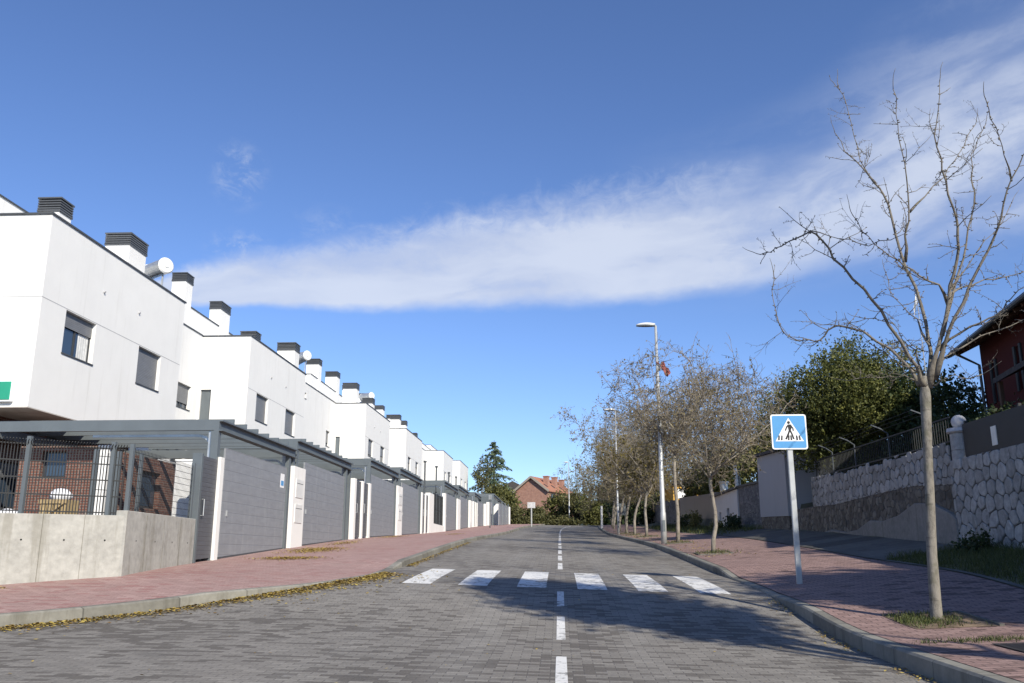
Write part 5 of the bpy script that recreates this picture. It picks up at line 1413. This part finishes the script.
# larger trees in the gardens behind the right-hand walls
G2 = 'tall twiggy trees behind the right garden walls'
twig_tree(11.5, 52, 2.4, 8.4, 3.7, 2.6, 'brown twiggy garden tree rising behind the white shed', 41, (0, 0), 6500, 'brown_leaf', .12, rtr=.15, ntw=1.2, name='garden_tree', group=G2)
twig_tree(9.8+1.2, 62, 2.6, 10.2, 4.2, 3.2, 'tallest brown twiggy garden tree, above the tan garden wall', 42, (0, 0), 8000, 'brown_leaf', .13, rtr=.18, ntw=1.3, name='garden_tree', group=G2)
twig_tree(8.6+2.2, 74, 3.2, 9.6, 4.2, 3.0, 'grey twiggy garden tree beside the yellow house', 43, (-1., 0), 3500, 'olive_leaf', .15, rtr=.18, ntw=1.2, name='garden_tree', group=G2)
twig_tree(9.5, 92, 4.0, 8.6, 4.4, 2.6, 'hazy twiggy garden tree above the dark far garden wall', 44, (-1, 0), 3500, 'olive_leaf', .19, rtr=.18, ntw=1.1, name='garden_tree', group=G2)

# --- leafy masses: leaf clumps through a volume of uneven lobes
def lobes(r, c, R, n, small=.45, flat=1.):
    c = Vector(c); out = [(c, Vector(R)*.72)]
    for _ in range(n):
        d = rdir(r); p = c+Vector((d.x*R[0], d.y*R[1], d.z*R[2]*flat))*r.uniform(.45, .85)
        k = r.uniform(small*.6, small*1.1); out.append((p, Vector(R)*k))
    return out
def leaf_mass(mb, r, lb, n, s, asp=.6, shell=.45, gap=.30, zmin=None, upb=.25):
    tot = sum(v.x*v.y*v.z for _, v in lb)**1.
    wts = [(v.x*v.y*v.z)**.67 for _, v in lb]; sm = sum(wts)
    cl = [(rdir(r)*1.0) for _ in range(40)]
    for (c, v), w_ in zip(lb, wts):
        k = int(n*w_/sm)
        # sprigs: several leaves share a little twig so the outline breaks up
        for _ in range(max(1, k//5)):
            d = rdir(r); q = r.uniform(shell, 1.08)
            p = c+Vector((d.x*v.x, d.y*v.y, d.z*v.z))*q
            if zmin is not None and p.z < zmin: continue
            g = math.sin(p.x*2.1/max(.4, v.x*.6)+p.z*1.7)*math.sin(p.y*1.9+p.z*2.3/max(.4, v.z*.6))
            if g > 1-gap*1.6 and r.random() < .8: continue
            dd = (d+Vector((0, 0, .5))+rdir(r)*.6).normalized()
            for i in range(5):
                leafq(mb, p+dd*(s*.55*i-s)+rdir(r)*s*.5, s*r.uniform(.65, 1.25), r, asp, dd*upb)
def bush_tree(name, loc, label, cat, R, c, n, s, mat, seed, trunk=None, group=None, nl=14, small=.45, zmin=None, core=True, asp=.6):
    r = random.Random(seed); t = thing(name, loc, label, cat, group)
    lb = lobes(r, c, R, nl, small); mb = MB(); leaf_mass(mb, r, lb, n, s, zmin=zmin, asp=asp); obj('foliage', mb, mat, t)
    tr = MB(); c = Vector(c); b = Vector(loc)-Vector((0, 0, .3)); rt = trunk or .08
    tr.tube([b, b.lerp(c, .45), c], [rt, rt*.75, rt*.5], 8)
    for p, v in lb[1:9]: tr.tube([b.lerp(c, .5), b.lerp(p, .6)+rdir(r)*.1, p], [rt*.5, rt*.3, rt*.12], 5)
    obj('trunk', tr, 'dark_bark', t); return t
bush_tree('evergreen_tree', (11.1, 32.5, 1.9), 'broad glossy evergreen tree above the railing, behind the crossing sign', 'tree', (3.35, 2.6, 3.3), (10.9, 32.6, 4.75), 105000, .115, 'evergreen_leaf', 51, .16, nl=34, small=.36, zmin=3.0, asp=.5)
bush_tree('evergreen_tree', (13.6, 29.8, 2), 'dark shaded evergreen filling the gap between bare tree and red house', 'tree', (2.1, 1.8, 2.3), (13.0, 30.5, 4.1), 12000, .16, 'dark_leaf', 52, .14, nl=14)
bush_tree('hedge', (11.2, 23.8, 1.8), 'dark clipped hedge behind the railing below the red house', 'hedge', (1.1, 3.4, 1.15), (10.9, 23.6, 2.85), 14000, .11, 'dark_leaf', 53, .07, nl=16)
bush_tree('hedge', (11.0, 16.5, 1.8), 'dark hedge topping the board fence at the right edge', 'hedge', (1.0, 3.2, .95), (11.2, 16.8, 2.6), 9000, .11, 'dark_leaf', 54, .07, nl=14)
# behind the white shed and walls
bush_tree('garden_bush', (12, 47.5, 2.2), 'green bushy garden tree behind the white shed and its pale flue', 'bush', (2.4, 2.0, 2.3), (11.9, 48.5, 4.9), 9000, .2, 'olive_leaf', 55, .12, group='green bushes behind the right garden walls')
bush_tree('garden_bush', (13.5, 44, 2.2), 'lighter olive bush touching the far side of the grey garage block', 'bush', (2.1, 1.8, 2.0), (13.6, 44.5, 5.3), 7000, .19, 'olive_leaf', 56, .12, group='green bushes behind the right garden walls')
bush_tree('garden_bush', (11.5, 60, 2.6), 'green bush leaning over the tan garden wall', 'bush', (2.0, 2.6, 2.2), (11.3, 59, 5.0), 8000, .22, 'evergreen_leaf', 57, .12, group='green bushes behind the right garden walls')
bush_tree('garden_bush', (10.5, 88, 3.4), 'dark bush behind the far stone garden wall', 'bush', (3.4, 4.5, 3.4), (8.8, 90, 6.4), 9000, .34, 'dark_leaf', 58, .15, group='green bushes behind the right garden walls')
bush_tree('garden_bush', (9, 104, 3.6), 'large dark bush closing the right side at the top of the street', 'bush', (4.2, 4, 3.8), (8.6+.8, 106, 6.4), 9000, .38, 'dark_leaf', 59, .15, group='green bushes behind the right garden walls')
bush_tree('garden_bush', (7.8, 112, 3.8), 'dark bush behind the bare white post where the right kerb ends', 'bush', (2.6, 3, 3.0), (8.2, 114, 6.6), 6000, .36, 'dark_leaf', 591, .15, group='green bushes behind the right garden walls')
bush_tree('garden_bush', (9.5, 122, 4.0), 'tall dark bush at the corner of the cross street', 'bush', (3.4, 2, 4.2), (9.0, 131, 7.6), 7000, .42, 'dark_leaf', 592, .15, group='green bushes behind the right garden walls')
bush_tree('garden_bush', (9.8, 69, 3.0), 'dim olive bush hanging over the joint of the tan and dark garden walls', 'bush', (1.6, 2.6, 1.9), (10.6, 68, 5.2), 5000, .24, 'olive_leaf', 593, .12, group='green bushes behind the right garden walls')
# shrubs at the foot of the walls
for i, (x, y, R, c, lab) in enumerate(((8.6, 45.2, (.45, 1.6, .55), 'dark_leaf', 'low dark shrub at the foot of the grey rubble wall'), (8.5, 49.5, (.35, 1.6, .28), 'olive_leaf', 'low straggly shrub at the foot of the white shed'),
                                    (8.6, 57.5, (.55, 2.0, .8), 'olive_leaf', 'arching shrub at the near end of the tan garden wall'), (8.4, 61.5, (.5, 2.2, .7), 'dark_leaf', 'dark shrub along the middle of the tan garden wall'))):
    z = pz(y)+.4; bush_tree('shrub', (x, y, z-.2), lab, 'shrub', R, (x, y, z+R[2]*.5), 1900, .12, c, 60+i, .03, group='shrubs at the foot of the right walls', nl=8)
bush_tree('shrub', (8.55, 18.8, -.1), 'small dark shrub at the grass edge beside the cement patch', 'shrub', (.35, .8, .38), (8.5, 19.0, .12), 1600, .075, 'dark_leaf', 66, .02, group='shrubs at the foot of the right walls', nl=7)

# hedge of separate bushes closing the street, and trees round the brick house
G3 = 'sunlit bushes across the top of the street'
for i, (x, y, rx, h, mt, lab) in enumerate(((-9.6, 128, 2.2, 4.3, 'hedge_leaf', 'olive bush behind the last garage at the left end of the far hedge'), (-6.4, 131, 2.1, 2.7, 'hedge_leaf', 'low bush behind the small square traffic sign'), (-3.6, 134, 2.3, 3.0, 'hedge_leaf', 'sunlit bush left below the brick gable'),
          (-.2, 136, 2.3, 5.4, 'olive_leaf', 'tall round bush in front of the brick house wall'), (2.2, 134, 2.2, 5.4, 'hedge_leaf', 'bush right behind the far street lamp'), (5.2, 131, 2.8, 6.6, 'olive_leaf', 'dark leafy bush at the right end of the far hedge'))):
    bush_tree('hedge_bush', (x, y, 4.1), lab, 'bush', (rx, 1.7, h*.52), (x, y, 4.1+h*.50), 5200, .30, mt, 70+i, .08, group=G3, nl=10, zmin=4.0)
bush_tree('round_tree', (-9.0, 131, 4.1), 'round olive-green tree in front of the conifer, left of the brick house', 'tree', (2.5, 2.2, 2.6), (-8.7, 133, 8.0), 5200, .34, 'olive_leaf', 81, .15, nl=12)
bush_tree('autumn_tree', (-11.0, 124, 4.1), 'thin yellow-green tree at the left edge of the conifer', 'tree', (1.25, 1.2, 3.0), (-10.6, 124, 10.9), 1500, .28, 'hedge_leaf', 82, .10, nl=12, small=.38)
twig_tree(3.2, 160, 4.2, 11.5, 4.2, 4, 'thin grey leafless tree behind the roof of the brick house', 83, (0, 0), 900, 'olive_leaf', .3, rtr=.2, ntw=.9, name='bare_garden_tree', group=None)
twig_tree(9.4, 118, 4.0, 8.4, 3.4, 2.5, 'small twiggy tree right of the far street lamp', 84, (0, 0), 1200, 'olive_leaf', .26, rtr=.15, ntw=.9, name='bare_garden_tree', group=None)
bush_tree('clipped_hedge', (6.5, 136, 4.1), 'long dense dark hedge right of the brick house at the end of the street', 'hedge', (8.5, 1.6, 2.1), (8.5, 136.5, 6.0), 16000, .4, 'dark_leaf', 601, .1, nl=30, small=.4)
bush_tree('hedge_bush', (7.4, 127, 4.1), 'dense bush filling the gap behind the bare white post', 'bush', (2.0, 1.4, 2.6), (7.2, 131, 6.2), 5000, .34, 'dark_leaf', 602, .08, group=G3, nl=12)
bush_tree('clipped_hedge', (-3.5, 130, 4.1), 'low sunlit hedge along the cross street below the brick house', 'hedge', (7.5, 1.0, .95), (-2.5, 130.3, 4.6), 9000, .3, 'hedge_leaf', 603, .06, nl=34, small=.36)
def conifer(x, y, zg, h, R, label, seed):
    r = random.Random(seed); t = thing('conifer_tree', (x, y, zg), label, 'tree')
    tr = MB(); tr.tube([(x, y, zg-.3), (x, y, zg+h*.5), (x, y, zg+h)], [.3, .18, .03], 8)
    mb = MB(); k = 0
    zc = 1.2
    while zc < h-.1:
        u = zc/h; nb = 5 if u < .9 else 3; Rm = R*(1-u)**.68+.15
        for j in range(nb):
            a = r.uniform(0, 2*PI); L = Rm*r.uniform(.42, 1.15); d = Vector((math.cos(a), math.sin(a), 0))
            B = []
            for i in range(6):
                s_ = i/5; B.append(Vector((x, y, zg+zc))+d*L*s_+Vector((0, 0, .16*L*math.sin(s_*2.2)-.30*L*s_*s_)))
            tr.tube(B, taper(.06*(1-u)+.015, .008, 6), 4, cap=False)
            sd_ = Vector((-d.y, d.x, 0))
            for i in range(int(60*L/R)+16):
                s_ = r.uniform(.12, 1.05); q = B[min(4, int(s_*5))].lerp(B[min(5, int(s_*5)+1)], (s_*5) % 1)
                wd = .34*L*(1-abs(s_-.45))*r.uniform(-1, 1); p = q+sd_*wd*.7+Vector((0, 0, -abs(wd)*.25-r.uniform(0, .18)))
                leafq(mb, p, .44*r.uniform(.6, 1.2), r, .42, d*.8+Vector((0, 0, -.35)))
        zc += r.uniform(.34, .5)*(1.1-.45*u)
    obj('trunk', tr, 'dark_bark', t); obj('foliage', mb, 'conifer_leaf', t)
conifer(-10.2, 139, 4.1, 13.6, 6.3, 'tall blue-green conifer with drooping tiers at the end of the garage row', 91)

# --- off to the right of the view: the garden trees whose shade falls across the road
bush_tree('shade_tree', (8.0, 3.2, -.6), 'narrow leafy tree beside the right pavement next to the viewer', 'tree', (1.6, 1.4, 2.3), (7.8, 3.2, 7.9), 17000, .2, 'evergreen_leaf', 95, .14, nl=26, small=.5)
bush_tree('shade_tree', (14.0, 3.6, 1.0), 'big leafy garden tree behind the board fence, nearest the viewer', 'tree', (3.4, 3.3, 4.0), (13.9, 3.6, 6.2), 38000, .26, 'evergreen_leaf', 96, .2, nl=38, small=.42)
bush_tree('shade_tree', (17.0, 9.6, 1.0), 'second leafy garden tree, between the board fence and the red house', 'tree', (3.4, 3.4, 4.4), (16.8, 9.6, 6.0), 20000, .28, 'evergreen_leaf', 97, .2, nl=26, small=.42)

# --- grass bank, weeds, fallen leaves
def blades(mb, r, n, fx, fy, hz, hmin, hmax, zfun, wd=.008):
    for _ in range(n):
        x = fx(r); y = fy(r); z = zfun(x, y); h = r.uniform(hmin, hmax)*hz(x, y)
        if h < .01: continue
        a = r.uniform(0, 2*PI); d = Vector((math.cos(a), math.sin(a), 0)); l = Vector((r.uniform(-1, 1), r.uniform(-1, 1), 0))*h*.6
        p = Vector((x, y, z-.01)); mb.poly([p-d*wd, p+d*wd, p+l*.5+Vector((0, 0, h*.65))+d*wd*.6]); mb.poly([p-d*wd*.5+l*.4+Vector((0, 0, h*.5)), p+d*wd*.6+l*.5+Vector((0, 0, h*.6)), p+l+Vector((0, 0, h))])
r6 = random.Random(6)
bz = lambda x, y: zground(x, y)
mb = MB(); blades(mb, r6, 16000, lambda r: r.uniform(7.06, 8.98), lambda r: 9+11.2*r.random(), lambda x, y: .55+.6*math.sin(x*3.1+y*1.3)**2, .06, .22, bz)
stuff('grass', mb, 'grass_blade', 'rough green grass on the bank below the pale stone wall', 'grass')
mb = MB(); blades(mb, r6, 3500, lambda r: r.uniform(7.06, 8.98), lambda r: 40+34*r.random(), lambda x, y: .6+.5*math.sin(x*3+y)**2, .10, .28, bz, .02)
stuff('grass', mb, 'grass_blade', 'weedy grass strip along the shed and garden walls', 'grass')
def pitz(x, y): return zf(x-cx(y), y)+.01
mb = MB()
blades(mb, r6, 1500, lambda r: r.gauss(4.5, .26), lambda r: r.gauss(11.85, .3), lambda x, y: 1. if abs(x-4.75) < .5 and abs(y-11.85) < .57 else 0, .03, .10, pitz, .010)
blades(mb, r6, 500, lambda r: r.gauss(4.6, .35), lambda r: r.gauss(10.2, .08), lambda x, y: 1. if x > 3.7 else 0, .015, .05, pitz, .007)
stuff('weeds', mb, 'grass_blade', 'weeds in the soil square round the bare tree', 'weeds')
mb = MB()
for x, y in TREES_R[:5]: blades(mb, r6, 260, lambda r: r.gauss(x+cx(y), .25), lambda r: r.gauss(y, .28), lambda a, b: 1., .03, .12, pitz, .014)
stuff('weeds', mb, 'grass_blade', 'thin weeds round the trunks of the farther young trees', 'weeds')
def fallen(mb, r, x, y, z, s):
    a = r.uniform(0, 2*PI); d = Vector((math.cos(a), math.sin(a), r.uniform(-.35, .35))).normalized(); e = d.cross(Vector((r.uniform(-.4, .4), r.uniform(-.4, .4), 1))).normalized()
    p = Vector((x, y, z+s*.12+r.uniform(0, .012))); mb.quad(p-d*s*.5, p+e*s*.28-d*s*.05, p+d*s*.5, p-e*s*.28-d*s*.05)
# the drift in the left gutter
KP = dense(KERB_L[2:], .05)
mb = MB(); r7 = random.Random(7)
for i in range(9500):
    j = int(r7.random()**.85*(len(KP)-2)); x, y = KP[j]; x2, y2 = KP[j+1]
    t_ = Vector((x2-x, y2-y, 0)).normalized(); nr = Vector((t_.y, -t_.x, 0))
    dens_ = .35+.65*math.sin(j*.021+.4)**2
    off = abs(r7.gauss(0, .20*dens_+.04))+.01; p = Vector((x, y, 0))+nr*off
    if r7.random() > dens_+.08: continue
    if r7.random() < .12: p = Vector((x, y, 0))+nr*off*3.2
    fallen(mb, r7, p.x, p.y, zroad(p.x, p.y)+.022*max(0, 1-off/.2), r7.uniform(.03, .075))
stuff('fallen_leaves', mb, 'fallen_leaf', 'drift of yellow fallen leaves in the gutter of the left kerb', 'leaves')
mb = MB()
for i in range(1100):
    y = 20.2+r7.random()**1.4*14; x = -3.45+abs(r7.gauss(0, .09)); fallen(mb, r7, x, y, zroad(x, y)+.01, r7.uniform(.03, .07))
stuff('fallen_leaves', mb, 'fallen_leaf', 'yellow fallen leaves along the left kerb beyond the crossing', 'leaves')
def patch(cx_, cy_, rx, ry, n, label, zfun, ang=0):
    mb = MB()
    for _ in range(n):
        a = r7.gauss(0, .42); b = r7.gauss(0, .42); x = cx_+rx*a; y = cy_+ry*b
        fallen(mb, r7, x, y, zfun(x, y), r7.uniform(.03, .07))
    stuff('leaf_patch', mb, 'fallen_leaf', label, 'leaves')
def zpl(x, y):
    t_ = lerp((-3.66-x)/4.7, 0, 1); return (zroad(-3.5, y)+kerbh(y)+.003)*(1-t_)+(zleft(y)+.0)*t_+.004
patch(-6.85, 24.9, .85, 1.9, 2000, 'yellow leaf patch on the left pavement in front of the nearest letterbox pillar', zpl)
patch(-6.35, 21.0, .9, .7, 1300, 'yellow leaf patch on the left pavement before the nearest garage door', zpl)
patch(-7.2, 29.8, .5, 2.2, 500, 'leaf patch before the second garage door', zpl)
patch(-7.3, 39, .5, 3, 450, 'leaf patch before the third garage door', zpl)
patch(-5.6, 48, .5, 3, 300, 'sparse leaf patch farther up the left pavement', zpl)
patch(-9.35, 14.0, .6, .2, 500, 'leaves gathered at the foot of the concrete wall', lambda x, y: zleft(y)+.0)
mb = MB()
for i in range(900):
    y = r7.uniform(6.5, 16); x = 3.47-abs(r7.gauss(0, .12)); 
    if math.sin(y*2.3) > -.3: fallen(mb, r7, x, y, zroad(x, y)+.006, r7.uniform(.02, .05))
for i in range(160):
    y = r7.uniform(7, 22); x = r7.uniform(-5, 3.3) if y < 15 else r7.uniform(-3.2, 3.3); fallen(mb, r7, x, y, zroad(x, y)+.003, r7.uniform(.015, .05))
fallen(mb, r7, 2.75, 7.85, zroad(2.75, 7.85)+.01, .11)
stuff('fallen_leaves', mb, 'fallen_leaf', 'scattered dry leaves along the right gutter and over the road', 'leaves')
mb = MB()
for i in range(1500):
    y = r7.uniform(24, 62); x = 4.3+cx(y)+r7.gauss(0, .5)
    if x-cx(y) < 3.7: continue
    fallen(mb, r7, x, y, zf(x-cx(y), y)+.004, r7.uniform(.03, .08))
stuff('fallen_leaves', mb, 'fallen_leaf', 'brown fallen leaves under the young trees on the right pavement', 'leaves')
